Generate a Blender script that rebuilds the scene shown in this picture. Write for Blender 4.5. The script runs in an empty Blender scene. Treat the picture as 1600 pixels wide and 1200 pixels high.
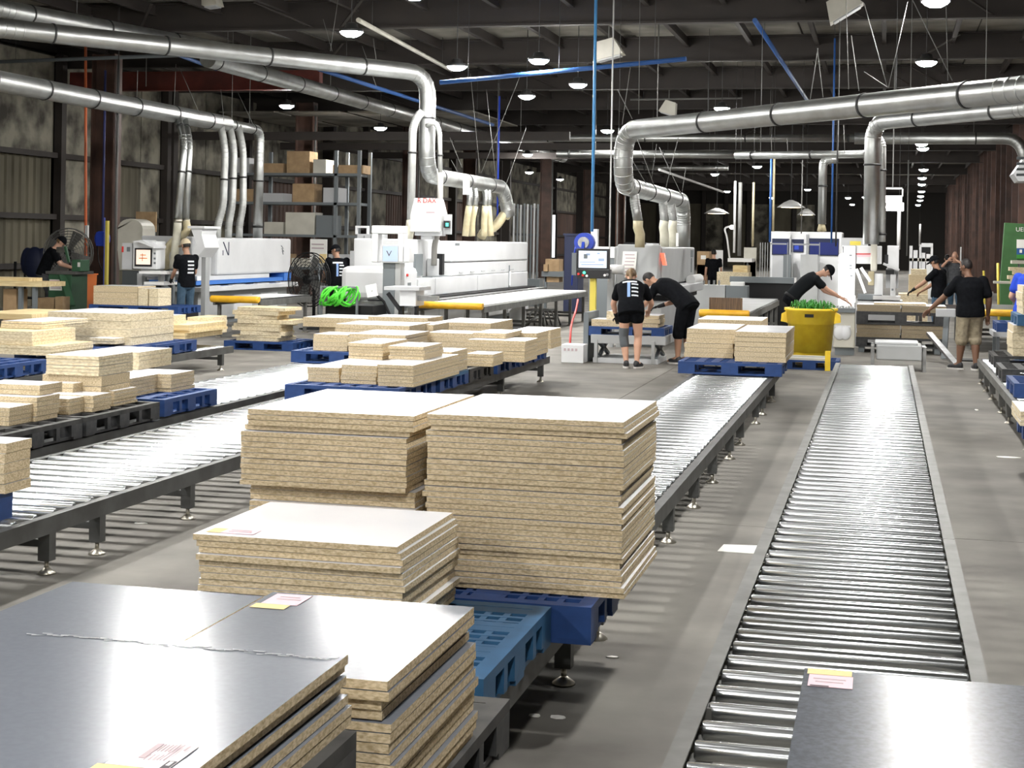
import bpy, bmesh, math, random
from mathutils import Vector, Matrix
from mathutils.bvhtree import BVHTree
random.seed(7)
S = bpy.context.scene
COL = S.collection

# ------------------------------------------------------------------ camera
F, H, PX, PY, ROLL = 2400.0, 1.88, 800.0, 378.0, 0.017     # focal length in pixels of the 1600 px wide frame, eye height
YAW = math.atan(583 / F)
FW = Vector((-math.sin(YAW), math.cos(YAW), 0)); RT = Vector((math.cos(YAW), math.sin(YAW), 0)); UP = Vector((0, 0, 1))
CR, SR = math.cos(math.atan(ROLL)), math.sin(math.atan(ROLL))
EYE = Vector((0, 0, H))
cam = bpy.data.cameras.new('camera'); camo = bpy.data.objects.new('camera', cam); COL.objects.link(camo)
cam.sensor_width = 36.0; cam.lens = 36.0 * F / 1600; cam.shift_y = (PY - 600) / 1600; cam.clip_end = 400; cam.clip_start = .05
_r = RT * CR + UP * SR; _u = UP * CR - RT * SR; _b = -FW
m = Matrix((_r, _u, _b)).transposed().to_4x4(); m.translation = EYE
camo.matrix_world = m
S.camera = camo

def ray(px, py):
    dx, dy = px - PX, py - PY
    return FW + RT * ((dx * CR + dy * SR) / F) - UP * ((dy * CR - dx * SR) / F)
def at(px, py, z=0.0):
    d = ray(px, py); return EYE + d * ((z - H) / d.z)
def atY(px, py, Y):
    d = ray(px, py); return EYE + d * (Y / d.y)
def atX(px, py, X):
    d = ray(px, py); return EYE + d * (X / d.x)

# ------------------------------------------------------------------ world, exposure
W = bpy.data.worlds.new('world'); S.world = W; W.use_nodes = True
W.node_tree.nodes['Background'].inputs[0].default_value = (.75, .8, .9, 1)
W.node_tree.nodes['Background'].inputs[1].default_value = 0.02
S.view_settings.view_transform = 'Standard'; S.view_settings.look = 'None'
S.view_settings.exposure = 0.1; S.view_settings.gamma = 1.0; S.view_settings.use_curve_mapping = False
S.cycles.use_denoising = True
S.cycles.max_bounces = 6; S.cycles.sample_clamp_indirect = 6.0; S.cycles.sample_clamp_direct = 0.0
LAMP_STRENGTH = 740.0

# ------------------------------------------------------------------ materials
def mat(name, col, rough=.5, metal=0.0, noise=None, col2=None, emit=0, bump=0, stretch=None, spec=None, alpha=1, detail=4, lo=.35, hi=.65, rnd=False):
    m = bpy.data.materials.new(name); m.use_nodes = True; nt = m.node_tree; p = nt.nodes['Principled BSDF']
    c = (*col, 1)
    p.inputs['Base Color'].default_value = c; p.inputs['Roughness'].default_value = rough; p.inputs['Metallic'].default_value = metal
    if spec is not None: p.inputs['Specular IOR Level'].default_value = spec
    if alpha < 1: p.inputs['Alpha'].default_value = alpha
    if emit:
        p.inputs['Emission Color'].default_value = c; p.inputs['Emission Strength'].default_value = emit
    if noise:
        tc = nt.nodes.new('ShaderNodeTexCoord'); mp = nt.nodes.new('ShaderNodeMapping'); nz = nt.nodes.new('ShaderNodeTexNoise')
        rp = nt.nodes.new('ShaderNodeValToRGB')
        nt.links.new(tc.outputs['Object'], mp.inputs['Vector']); nt.links.new(mp.outputs[0], nz.inputs['Vector'])
        if rnd:
            oi = nt.nodes.new('ShaderNodeObjectInfo'); mu = nt.nodes.new('ShaderNodeMath'); mu.operation = 'MULTIPLY'; mu.inputs[1].default_value = 37.0
            nt.links.new(oi.outputs['Random'], mu.inputs[0]); nt.links.new(mu.outputs[0], mp.inputs['Location'])
        if stretch: mp.inputs['Scale'].default_value = stretch
        nz.inputs['Scale'].default_value = noise; nz.inputs['Detail'].default_value = detail
        rp.color_ramp.elements[0].position = lo; rp.color_ramp.elements[1].position = hi
        rp.color_ramp.elements[0].color = (*(col2 or tuple(v * .6 for v in col)), 1); rp.color_ramp.elements[1].color = c
        nt.links.new(nz.outputs['Fac'], rp.inputs[0]); nt.links.new(rp.outputs[0], p.inputs['Base Color'])
        if bump:
            b = nt.nodes.new('ShaderNodeBump'); b.inputs['Strength'].default_value = bump; b.inputs['Distance'].default_value = .01
            nt.links.new(nz.outputs['Fac'], b.inputs['Height']); nt.links.new(b.outputs[0], p.inputs['Normal'])
    return m
M = {}
def D(key, *a, **k): M[key] = mat(key, *a, **k); return M[key]
D('chip', (.72, .60, .41), .85, noise=150, col2=(.45, .35, .205), stretch=(.45, .45, 1.0), detail=6, lo=.36, hi=.62, spec=.2, rnd=True)
D('chip_pale', (.80, .70, .50), .85, noise=70, col2=(.55, .45, .28), stretch=(.4, .4, 1.0), lo=.32, hi=.6, spec=.2, rnd=True)
D('white_face', (.80, .80, .82), .30, noise=2.0, col2=(.74, .74, .77))
D('grey_face', (.160, .174, .202), .22, noise=60, col2=(.150, .163, .19), spec=.18)
D('dark_grey_face', (.10, .109, .127), .23, spec=.2, noise=60, col2=(.07, .077, .09))
D('pine', (.80, .66, .38), .7, noise=9, col2=(.62, .47, .24), stretch=(.3, 2, 2))
D('brown_face', (.16, .10, .055), .5, noise=14, col2=(.08, .05, .03), stretch=(4, 1, .3))
D('cardboard', (.45, .31, .17), .85, noise=6, col2=(.36, .24, .13))
D('blue_plastic', (.014, .055, .20), .5, noise=12, col2=(.010, .042, .16))
D('teal_plastic', (.03, .115, .24), .5, noise=12, col2=(.022, .09, .19))
D('black_plastic', (.022, .024, .027), .5, noise=20, col2=(.05, .05, .05))
D('rusty_dust', (.06, .058, .055), .7, noise=8, col2=(.02, .02, .02))
D('roller', (.82, .85, .86), .27, .97, noise=5, col2=(.62, .65, .67), stretch=(.4, 6, 6), rnd=True)
_nt = M['roller'].node_tree; _p = _nt.nodes['Principled BSDF']; _t = _nt.nodes.new('ShaderNodeTangent'); _t.direction_type = 'RADIAL'; _t.axis = 'X'   # turned finish of the rollers
_nt.links.new(_t.outputs[0], _p.inputs['Tangent']); _p.inputs['Anisotropic'].default_value = .8; _p.inputs['Anisotropic Rotation'].default_value = .25
D('galv_rail', (.17, .17, .16), .6, .4, noise=6, col2=(.12, .118, .11))
D('grey_rail', (.10, .103, .10), .5, .3, noise=5, col2=(.06, .06, .058))
D('steel', (.45, .46, .46), .35, 1.0, noise=8, col2=(.32, .32, .32))
D('bolt', (.55, .52, .45), .35, 1.0)
D('duct', (.62, .64, .63), .40, 1.0, noise=3.0, col2=(.50, .51, .50), bump=.15)
D('duct_white', (.66, .67, .65), .45, .5, noise=4, col2=(.52, .53, .51))
D('flange', (.05, .05, .05), .6, .5)
D('hose', (.58, .56, .47), .6, noise=5, col2=(.44, .42, .33))
D('hose_tan', (.60, .54, .36), .6, noise=5, col2=(.48, .41, .25))
D('hose_grey', (.30, .29, .27), .6)
D('concrete', (.215, .203, .18), .75, noise=1.3, col2=(.108, .10, .088), spec=.3, detail=9, lo=.3, hi=.7, bump=.05)
D('concrete_dark', (.05, .047, .043), .9)
D('brown_steel', (.115, .062, .045), .6, noise=1.6, col2=(.06, .036, .028))
D('dark_steel', (.034, .027, .023), .7, noise=2, col2=(.028, .023, .02))
D('red_steel', (.16, .03, .02), .6, noise=2, col2=(.09, .02, .014))
D('roof_panel', (.30, .285, .245), .9, noise=.8, col2=(.12, .112, .097), detail=6)
D('insulation', (.25, .235, .185), .9, noise=1.3, col2=(.045, .04, .032), detail=9, lo=.36, hi=.60)
D('corrugated', (.15, .135, .092), .75, noise=.9, col2=(.085, .075, .05), detail=6, stretch=(1, 1, .4))
D('brown_wall', (.13, .075, .055), .65, noise=.7, col2=(.07, .042, .032), stretch=(1, 1, .3))
D('dark_wall', (.03, .027, .024), .9)
D('machine_white', (.78, .79, .80), .35, noise=1.2, col2=(.70, .71, .72))
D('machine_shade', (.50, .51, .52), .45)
D('machine_grey', (.42, .43, .43), .5, noise=1.4, col2=(.36, .37, .37))
D('slate', (.16, .18, .19), .5)
D('machine_cream', (.62, .60, .52), .5, noise=2, col2=(.52, .50, .43))
D('blue_paint', (.05, .20, .62), .4)
D('navy', (.008, .014, .05), .6)
D('yellow_paint', (.85, .48, .02), .45, noise=5, col2=(.68, .34, .015))
D('yellow_bin', (.95, .68, .04), .42, noise=6, col2=(.85, .56, .03))
D('yellow_pole', (.75, .62, .10), .5)
D('orange', (.85, .20, .02), .5)
D('orange_hose', (.80, .20, .08), .5)
D('green_paint', (.045, .13, .065), .5, noise=2, col2=(.035, .10, .05))
D('green_board', (.05, .15, .045), .6, noise=3, col2=(.04, .12, .035))
D('lime', (.10, .68, .05), .4)
D('strap_green', (.05, .28, .04), .5)
D('reel_blue', (.02, .06, .48), .4)
D('pipe_blue', (.025, .10, .32), .5)
D('sky_pipe', (.09, .33, .68), .45)
D('chip_brown_shaded', (.36, .295, .20), .85, noise=120, col2=(.25, .20, .13), stretch=(.45, .45, 1), rnd=True)  # brown chip edge, darkened to hold the shade on the piles
D('rubber', (.010, .010, .011), .6, spec=.3)
D('wire', (.20, .20, .19), .6, .3)
D('dusty_blue', (.05, .06, .19), .6)
D('wire_dark', (.05, .05, .05), .6)
D('white_paint', (.80, .80, .79), .5)
D('paper', (.86, .85, .80), .8)
D('paper_pink', (.82, .56, .61), .8)
D('paper_yellow', (.80, .62, .30), .8)
D('ink', (.10, .09, .10), .8)
D('ink_soft', (.50, .40, .42), .8)
D('red', (.60, .03, .025), .5)
D('glass_blue', (.03, .04, .16), .08)
D('screen_frame', (.012, .012, .014), .35)
D('screen_white', (.62, .70, .82), .3, emit=.75)
D('screen_warm', (.80, .66, .55), .3, emit=.7)
D('screen_blue', (.34, .42, .62), .3, emit=.55)
D('screen_dim', (.30, .38, .52), .3, emit=.35)
D('led_green', (.05, 1, .45), .3, emit=4)
D('tag_red_glow', (1, .15, .08), .3, emit=1.2)
D('led_white', (1, 1, .95), .3, emit=4)
D('lamp_lens', (1, .985, .955), .3, emit=LAMP_STRENGTH)
D('lamp_body', (.06, .06, .06), .5, .5)
D('tube_light', (1, .98, .95), .3, emit=14)
D('warm_light', (1, .80, .52), .3, emit=10)
D('daylight', (.95, .97, 1), .5, emit=2.2)
D('skin_light', (.62, .36, .25), .55)
D('skin_tan', (.40, .22, .14), .55)
D('skin_brown', (.17, .085, .05), .55)
D('hair_dark', (.012, .009, .008), .6)
D('hair_brown', (.11, .065, .03), .6, noise=30, col2=(.22, .14, .07))
D('cloth_black', (.005, .0055, .007), .9, noise=18, col2=(.008, .009, .011), spec=.08)
D('cloth_charcoal', (.014, .016, .018), .9, spec=.1)
D('paper_blush', (.86, .78, .79), .8)
D('scuff', (.34, .35, .37), .8)
D('cloth_grey', (.075, .078, .085), .9, noise=16, col2=(.05, .052, .058))
D('cloth_blue', (.015, .06, .52), .85)
D('denim', (.035, .075, .12), .9, noise=14, col2=(.055, .10, .15))
D('khaki', (.34, .29, .20), .9, noise=12, col2=(.20, .165, .11))
D('cap_tan', (.55, .46, .32), .85)
D('shoe_dark', (.02, .02, .022), .6)
D('shoe_sole', (.6, .58, .55), .6)
D('print_white', (.72, .74, .78), .8)
D('print_blue', (.28, .42, .75), .8)
D('eye_white', (.8, .8, .78), .3)
D('eye_dark', (.02, .015, .01), .3)
D('knee_brace', (.11, .12, .13), .9)
D('mesh_grey', (.20, .20, .19), .5, .5)
D('fence_grey', (.30, .31, .31), .5, .3)

# ------------------------------------------------------------------ mesh builder
class MB:
    def __init__(s): s.v = []; s.f = []; s.mi = []; s.sm = []
    def add(s, vs, fs, mi=0, sm=False):
        o = len(s.v); s.v += [tuple(v) for v in vs]
        for f in fs: s.f.append(tuple(i + o for i in f)); s.mi.append(mi); s.sm.append(sm)
        return s
    def box(s, x0, x1, y0, y1, z0, z1, mi=0, top=None):
        vs = [(x, y, z) for z in (z0, z1) for y in (y0, y1) for x in (x0, x1)]
        fs = [(0, 2, 3, 1), (4, 5, 7, 6), (0, 1, 5, 4), (2, 6, 7, 3), (0, 4, 6, 2), (1, 3, 7, 5)]
        s.add(vs, fs, mi)
        if top is not None: s.mi[-6] = top; s.mi[-5] = top
        return s
    def obox(s, c, ax, ay, az, mi=0):      # centre and three half-axis vectors
        c, ax, ay, az = map(Vector, (c, ax, ay, az))
        vs = [c + ax * i + ay * j + az * k for k in (-1, 1) for j in (-1, 1) for i in (-1, 1)]
        return s.add(vs, [(0, 2, 3, 1), (4, 5, 7, 6), (0, 1, 5, 4), (2, 6, 7, 3), (0, 4, 6, 2), (1, 3, 7, 5)], mi)
    def bar(s, p, q, w, h=None, mi=0):     # square bar from p to q
        p, q = Vector(p), Vector(q); d = (q - p); L = d.length; d = d / L
        a = d.cross(Vector((0, 0, 1)))
        if a.length < .01: a = Vector((1, 0, 0))
        a.normalize(); b = a.cross(d).normalized(); h = h or w
        return s.obox((p + q) / 2, a * w / 2, d * L / 2, b * h / 2, mi)
    def tube(s, pts, r, n=10, mi=0, caps=True, sm=True):
        pts = [Vector(p) for p in pts]; rs = r if isinstance(r, (list, tuple)) else [r] * len(pts)
        rings = []; prev = None
        for i, p in enumerate(pts):
            t = (pts[min(i + 1, len(pts) - 1)] - pts[max(i - 1, 0)])
            t = t.normalized() if t.length > 1e-9 else Vector((0, 0, 1))
            if prev is None:
                a = t.cross(Vector((0, 0, 1)))
                if a.length < .05: a = t.cross(Vector((0, 1, 0)))
            else: a = prev - t * prev.dot(t)
            a.normalize(); prev = a; b = t.cross(a)
            rings.append([p + (a * math.cos(k * 2 * math.pi / n) + b * math.sin(k * 2 * math.pi / n)) * rs[i] for k in range(n)])
        vs = [v for R in rings for v in R]; fs = []
        for i in range(len(pts) - 1):
            for k in range(n):
                fs.append((i * n + k, i * n + (k + 1) % n, (i + 1) * n + (k + 1) % n, (i + 1) * n + k))
        s.add(vs, fs, mi, sm)
        if caps:
            o = len(s.v) - len(vs)
            s.f.append(tuple(o + k for k in reversed(range(n)))); s.mi.append(mi); s.sm.append(False)
            s.f.append(tuple(o + (len(pts) - 1) * n + k for k in range(n))); s.mi.append(mi); s.sm.append(False)
        return s
    def cyl(s, p, q, r, n=16, mi=0): return s.tube([p, q], r, n, mi)
    def lathe(s, c, prof, n=24, mi=0, axis='z'):
        vs = []
        for (r, h) in prof:
            for k in range(n):
                a = k * 2 * math.pi / n; u, v = r * math.cos(a), r * math.sin(a)
                vs.append((c[0] + u, c[1] + v, c[2] + h) if axis == 'z' else (c[0] + u, c[1] + h, c[2] + v) if axis == 'y' else (c[0] + h, c[1] + u, c[2] + v))
        fs = [(i * n + k, i * n + (k + 1) % n, (i + 1) * n + (k + 1) % n, (i + 1) * n + k) for i in range(len(prof) - 1) for k in range(n)]
        s.add(vs, fs, mi, True)
        o = len(s.v) - len(vs)
        if prof[0][0] > 1e-4: s.f.append(tuple(o + k for k in reversed(range(n)))); s.mi.append(mi); s.sm.append(False)
        if prof[-1][0] > 1e-4: s.f.append(tuple(o + (len(prof) - 1) * n + k for k in range(n))); s.mi.append(mi); s.sm.append(False)
        return s
    def ell(s, c, rad, axes=None, nu=14, nv=9, mi=0):
        c = Vector(c); ax = axes or (Vector((1, 0, 0)), Vector((0, 1, 0)), Vector((0, 0, 1)))
        vs = []
        for j in range(nv + 1):
            t = math.pi * j / nv
            for k in range(nu):
                a = 2 * math.pi * k / nu
                vs.append(c + ax[0] * rad[0] * math.sin(t) * math.cos(a) + ax[1] * rad[1] * math.sin(t) * math.sin(a) + ax[2] * rad[2] * math.cos(t))
        fs = [(j * nu + k, (j + 1) * nu + k, (j + 1) * nu + (k + 1) % nu, j * nu + (k + 1) % nu) for j in range(nv) for k in range(nu)]
        return s.add(vs, fs, mi, True)
    def prism(s, poly, d0, d1, axis='y', mi=0):   # polygon in the other two axes, extruded along axis
        n = len(poly)
        def P(a, b, d): return (a, d, b) if axis == 'y' else (d, a, b) if axis == 'x' else (a, b, d)
        vs = [P(a, b, d0) for a, b in poly] + [P(a, b, d1) for a, b in poly]
        fs = [tuple(range(n)), tuple(reversed(range(n, 2 * n)))] + [(i, i + n, (i + 1) % n + n, (i + 1) % n) for i in range(n)]
        return s.add(vs, fs, mi)
    def mesh(s, name, mats, off=(0, 0, 0), fix=True):
        me = bpy.data.meshes.new(name); o = Vector(off)
        me.from_pydata([Vector(v) - o for v in s.v], [], s.f)
        for mm in (mats if isinstance(mats, (list, tuple)) else [mats]): me.materials.append(M[mm] if isinstance(mm, str) else mm)
        me.polygons.foreach_set('material_index', s.mi); me.polygons.foreach_set('use_smooth', s.sm)
        if fix:
            b = bmesh.new(); b.from_mesh(me); bmesh.ops.recalc_face_normals(b, faces=b.faces); b.to_mesh(me); b.free()
        me.update(); return me
    def build(s, name, mats, parent=None, bev=0, loc=None):
        off = wloc(parent) if parent is not None else Vector(loc or (0, 0, 0))
        o = bpy.data.objects.new(name, s.mesh(name, mats, off)); COL.objects.link(o)
        if parent is not None: o.parent = parent
        else: o.location = off
        if bev:
            b = o.modifiers.new('bevel', 'BEVEL'); b.width = bev; b.segments = 2; b.limit_method = 'ANGLE'
        return o
def wloc(o):
    l = Vector(o.location)
    while o.parent: o = o.parent; l += o.location
    return l
def tag(o, label, cat, group=None, kind=None):
    if label: o['label'] = label
    if cat: o['category'] = cat
    if group: o['group'] = group
    if kind: o['kind'] = kind
    return o
def thing(name, label, cat, loc=(0, 0, 0), group=None):
    o = bpy.data.objects.new(name, None); COL.objects.link(o); o.location = loc; o.empty_display_size = .1
    return tag(o, label, cat, group)
def bx(parent, name, m_, x0, x1, y0, y1, z0, z1, bev=0):
    return MB().box(x0, x1, y0, y1, z0, z1).build(name, m_, parent, bev)
def inst(name, me, parent=None, loc=(0, 0, 0)):
    o = bpy.data.objects.new(name, me); COL.objects.link(o)
    if parent is not None: o.parent = parent
    o.location = loc; return o
def copy_tree(o, parent=None):
    c = o.copy(); COL.objects.link(c)
    if parent is not None: c.parent = parent
    for ch in list(o.children): copy_tree(ch, c)
    return c
def struct(o, *_): o['kind'] = 'structure'; return o
def round_path(pts, rad, n=5):
    pts = [Vector(p) for p in pts]; out = [pts[0]]
    for i in range(1, len(pts) - 1):
        a, b, c = pts[i - 1], pts[i], pts[i + 1]; d1 = (a - b); d2 = (c - b)
        r = min(rad, d1.length * .49, d2.length * .49); p, q = b + d1.normalized() * r, b + d2.normalized() * r
        for k in range(n + 1):
            t = k / n; out.append(p * (1 - t) ** 2 + b * 2 * t * (1 - t) + q * t * t)
    out.append(pts[-1]); return out
ORD = ['topmost', 'second', 'third', 'fourth', 'fifth', 'sixth', 'seventh', 'eighth', 'ninth', 'tenth', 'eleventh', 'twelfth', 'thirteenth', 'fourteenth', 'fifteenth', 'sixteenth',
       'seventeenth', 'eighteenth', 'nineteenth', 'twentieth', 'twenty-first', 'twenty-second', 'twenty-third', 'twenty-fourth', 'twenty-fifth', 'twenty-sixth', 'twenty-seventh', 'twenty-eighth', 'twenty-ninth', 'thirtieth', 'thirty-first', 'thirty-second']
# ------------------------------------------------------------------ the building
floor = MB().box(-30, 10, -14, 140, -.12, -.02).build('floor', 'concrete_dark'); struct(floor)
ys = [-14, -8.35, -2.1, 4.15, 10.4, 16.65, 22.9, 29.15, 35.4, 41.65, 47.9, 60, 80, 140]; xs = [-30, -22, -15.6, -9.35, -3.1, 3.15, 10]
for i in range(len(xs) - 1):
    for j in range(len(ys) - 1):
        MB().box(xs[i] + .004, xs[i + 1] - .004, ys[j] + .004, ys[j + 1] - .004, -.02, 0).build('concrete_slab', 'concrete', floor)
RZ = 6.95
ceil = MB().box(-30, 10, -14, 140, RZ + .06, RZ + .2).build('ceiling', 'dark_wall'); struct(ceil)
raft = [-8.5, -2, 4.5, 11, 17.5, 24.3, 30.8, 37.3, 43.8, 50.3, 56.8, 63.3, 72, 82, 95, 110, 125]
for i in range(len(raft) - 1):
    w = 4.0
    for k in range(10):
        x0 = -30 + k * w
        MB().box(x0 + .02, x0 + w - .02, raft[i] + .03, raft[i + 1] - .03, RZ + .02 * ((i + k) % 3), RZ + .06).build('roof_panel', 'roof_panel', ceil)
for y in raft:
    b = MB(); b.box(-30, 10, y - .11, y + .11, RZ - .62, RZ - .58); b.box(-30, 10, y - .11, y + .11, RZ - .04, RZ); b.box(-30, 10, y - .012, y + .012, RZ - .58, RZ - .04)
    b.build('rafter', 'dark_steel', ceil)
for k, x in enumerate([-28 + 1.55 * q for q in range(25)]):
    b = MB(); b.box(x - .05, x + .05, -14, 130, RZ - .26, RZ - .22); b.box(x - .008, x + .008, -14, 130, RZ - .22, RZ - .02)
    b.build('purlin', 'dark_steel', ceil)
random.seed(11)
for k in range(34):      # flange braces between purlins and rafters
    y = random.choice(raft[5:12]); x = random.uniform(-16, 6)
    MB().bar((x, y, RZ - .6), (x + random.choice((-.9, .9)), y + random.choice((-1.2, 1.2)), RZ - .2), .06, .02).build('purlin_brace', 'dark_steel', ceil)

def corr(wall, X, y0, y1, z0, z1, m_='corrugated', pitch=.33, d=.05, name='corrugated_sheet'):
    b = MB(); n = max(2, int((y1 - y0) / pitch)); vs = []; p = (y1 - y0) / n
    for i in range(n):
        a = y0 + i * p
        vs += [(X, a), (X, a + p * .55), (X + d, a + p * .68), (X + d, a + p * .87)]
    vs.append((X, y1))
    k = len(vs); b.add([(x, y, z0) for x, y in vs] + [(x, y, z1) for x, y in vs], [(i, i + 1, i + 1 + k, i + k) for i in range(k - 1)])
    return b.build(name, m_, wall)
LX = -21.5
wl = MB().box(LX - .4, LX - .25, -14, 140, 0, RZ + .1).build('wall_left', 'dark_wall'); struct(wl)
posts = [24, 30.5, 36.9, 43.1, 49.3, 55.5, 61.7, 68, 75, 85, 100, 120]
for y in posts:
    MB().box(LX, LX + .22, y - .12, y + .12, 0, RZ - .3).build('wall_post', 'dark_steel', wl)
for i in range(len(posts) - 1):
    y0, y1 = posts[i], posts[i + 1]
    for z in (1.05, 2.34, 3.97, 5.5):
        MB().box(LX - .02, LX + .12, y0 + .12, y1 - .12, z - .07, z + .07).build('girt', 'dark_steel', wl)
    for (za, zb, kind) in ((0, 1.0, 0), (1.1, 2.28, 0), (2.41, 3.9, 0), (4.04, 5.43, 1), (5.57, 6.6, 1)):
        spl = [(y0 + .12, y1 - .12)] if kind == 0 and i < 2 else [(y0 + .12, (y0 + y1) / 2 - .02), ((y0 + y1) / 2 + .02, y1 - .12)]
        if i == 2: spl = [(y0 + .12, y0 + 3.1), (y0 + 3.15, y0 + 4.8), (y0 + 4.85, y1 - .12)]
        for q, (a, c) in enumerate(spl):
            ins = kind == 1 or (i == 2 and q != 1) or (i > 2 and (i + q) % 3 == 0)
            if ins: MB().box(LX - .12, LX - .03, a, c, za, zb).build('insulation_panel', 'insulation', wl)
            else: corr(wl, LX - .1, a, c, za, zb, 'corrugated' if i < 4 else 'brown_wall')
MB().box(LX - .1, LX, -14, 24, 0, RZ).build('wall_panel', 'corrugated', wl)
RX = 4.75
wr = MB().box(RX + .3, RX + .45, -14, 140, 0, RZ + .1).build('wall_right', 'dark_wall'); struct(wr)
y = 20
while y < 128:
    corr(wr, RX + .2, y, y + 5.9, 0, RZ, 'brown_wall', .5, -.07); y += 6
for y in list(range(22, 128, 3)):
    b = MB(); b.box(RX - .12, RX + .2, y - .09, y - .06, 0, RZ); b.box(RX - .12, RX + .2, y + .06, y + .09, 0, RZ); b.box(RX + .02, RX + .05, y - .06, y + .06, 0, RZ)
    b.build('wall_stud', 'brown_steel', wr)
wb = MB().box(-30, 10, 138, 138.3, 0, RZ).build('wall_far', 'dark_wall'); struct(wb)
for k in range(8):
    x = -22 + 2.0 * k
    MB().box(x + .35, x + 1.9, 137.9, 138, 0, 5.6).build('far_panel', 'insulation' if k % 2 else 'corrugated', wb)
    MB().box(x, x + .35, 137.6, 138, 0, RZ).build('far_post', 'dark_steel', wb)
wf = MB().box(-30, 10, -13.3, -13, 0, RZ).build('wall_near', 'corrugated'); struct(wf)
# free-standing steel columns down the left side
for k, (x, y, w) in enumerate([(-18.8, 34.6, .62), (-18.6, 47.6, .62), (-18.3, 58.2, .6), (-18.4, 67.5, .6), (-17.6, 80, .6), (-17.6, 92, .6), (-18, 106, .6), (-18.8, 21.5, .62)]):
    b = MB(); t = .03
    b.box(x - w / 2, x - w / 2 + t, y - .2, y + .2, 0, RZ - .6); b.box(x + w / 2 - t, x + w / 2, y - .2, y + .2, 0, RZ - .6); b.box(x - w / 2, x + w / 2, y - .02, y + .02, 0, RZ - .6)
    c = b.build('steel_column', 'brown_steel', None); struct(c)
    MB().box(x - .4, x + .4, y - .3, y + .3, 0, .03).build('base_plate', 'dark_steel', c)
    MB().cyl((x + w / 2 + .05, y - .1, .3), (x + w / 2 + .05, y - .1, RZ - .7), .035, 8).build('conduit', 'wire', c)
# narrower dark posts in front of the left wall and further on
for (px, Y) in [(250, 43.5), (262, 43.6), (345, 50), (377, 50.5), (500, 60), (512, 57), (705, 75), (718, 78), (790, 82), (800, 92), (905, 96)]:
    p = atY(px, 400, Y)
    struct(MB().box(p.x - .22, p.x + .22, Y - .15, Y + .15, 0, RZ - .6).build('dark_post', 'dark_steel'))
# red-brown tie beam, dark cross beams
def beam(p, q, w, h, m_, name='tie_beam'): return struct(MB().bar(p, q, w, h).build(name, m_))
a = atY(185, 126, 37); beam((-21.3, 37.3, a.z), (-14.2, 37.3, a.z), .25, .5, 'red_steel')
for (y, z) in ((44, 5.0), (52, 5.2), (61, 5.4)): beam((-21.3, y, z), (-9, y, z), .15, .25, 'dark_steel')
# dropped soffit along the far left bays
for (y0, y1, z) in ((46, 52, 5.9), (53, 60, 5.7)):
    for k in range(4): struct(MB().box(-21 + k * 2.2, -19.1 + k * 2.2, y0, y1, z, z + .04).build('hanging_panel', 'roof_panel'))
# daylight seen through a gap in the far left wall
a = atY(856, 402, 95); b_ = atY(868, 336, 95)
w1 = struct(MB().box(a.x, b_.x, 95, 95.1, a.z, b_.z).build('window_1', 'daylight')); 
for x in (a.x - .06, b_.x + .06): MB().box(x - .06, x + .06, 94.95, 95.1, 0, b_.z + .1).build('window_frame', 'dark_steel', w1)

# ------------------------------------------------------------------ ceiling lamps
lens = MB().lathe((0, 0, 0), [(.0001, -.09), (.09, -.08), (.16, -.045), (.20, 0)], 20).mesh('lens', 'lamp_lens')  # dome enlarged so its shape takes in the glow round the lamp
hous = MB().lathe((0, 0, 0), [(.20, -.004), (.215, .01), (.205, .05), (.12, .07), (.10, .14), (.05, .16), (.0001, .16)], 20).mesh('housing', 'lamp_body')
def lamp(x, y, label, z=5.4):
    t = thing('high_bay_lamp', label, 'lamp', (x, y, z), 'round high-bay lamps under the roof')
    inst('housing', hous, t); inst('lens', lens, t)
    MB().cyl((x, y, z + .15), (x, y, RZ + .045), .008, 6).build('hanging_cord', 'wire_dark', t)
RO = ['nearest', 'second', 'third', 'fourth', 'fifth', 'sixth', 'seventh', 'eighth', 'ninth', 'tenth', 'eleventh', 'twelfth', 'thirteenth', 'fourteenth']
row_r = [(.64, 22.6), (.70, 29.95), (1.13, 53.3), (1.23, 55.7), (1.6, 70.5), (1.73, 78.8), (1.88, 86.6), (2.1, 97.2), (2.25, 106), (2.4, 115), (2.5, 127)]
for k, (x, y) in enumerate(row_r): lamp(x, y, 'lit round high-bay lamp, %s in the long row beside the brown wall' % RO[k])
for k, (px, py) in enumerate([(842, 94), (903, 132)]): p = at(px, py, 5.4); lamp(p.x, p.y, 'bright round lamp above the aisle, %s the blue air pipe' % ('touching', 'just below')[k])
for k, (px, py) in enumerate([(549, 50), (714, 104), (823, 150), (949, 204)]):
    p = at(px, py, 5.4); lamp(p.x, p.y, 'bright round lamp, %s in the row over the white machine' % RO[k])
for (px, py, l) in [(1128, 169, 'round lamp just above the big silver duct at right'), (448, 165, 'small round lamp beside the second brown column at left'),
                    (1183, 260, 'small far lamp right of the grey machine ducts'), (1117, 272, 'small far lamp over the grey machine drop pipes'),
                    (827, 269, 'tiny far lamp left of the blue drop pipe'), (875, 280, 'tiny far lamp beside the blue drop pipe'),
                    (1262, 296, 'tiny far lamp left of the slim vertical duct'), (1325, 309, 'tiny far lamp, upper of three beside the white duct'),
                    (1332, 320, 'tiny far lamp, lowest of three beside the white duct'), (1352, 308, 'tiny far lamp touching the white vertical duct'), (1206, 309, 'tiny far lamp left of the warm shades')]:
    p = at(px, py, 5.4); lamp(p.x, min(p.y, 128), l)
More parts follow.
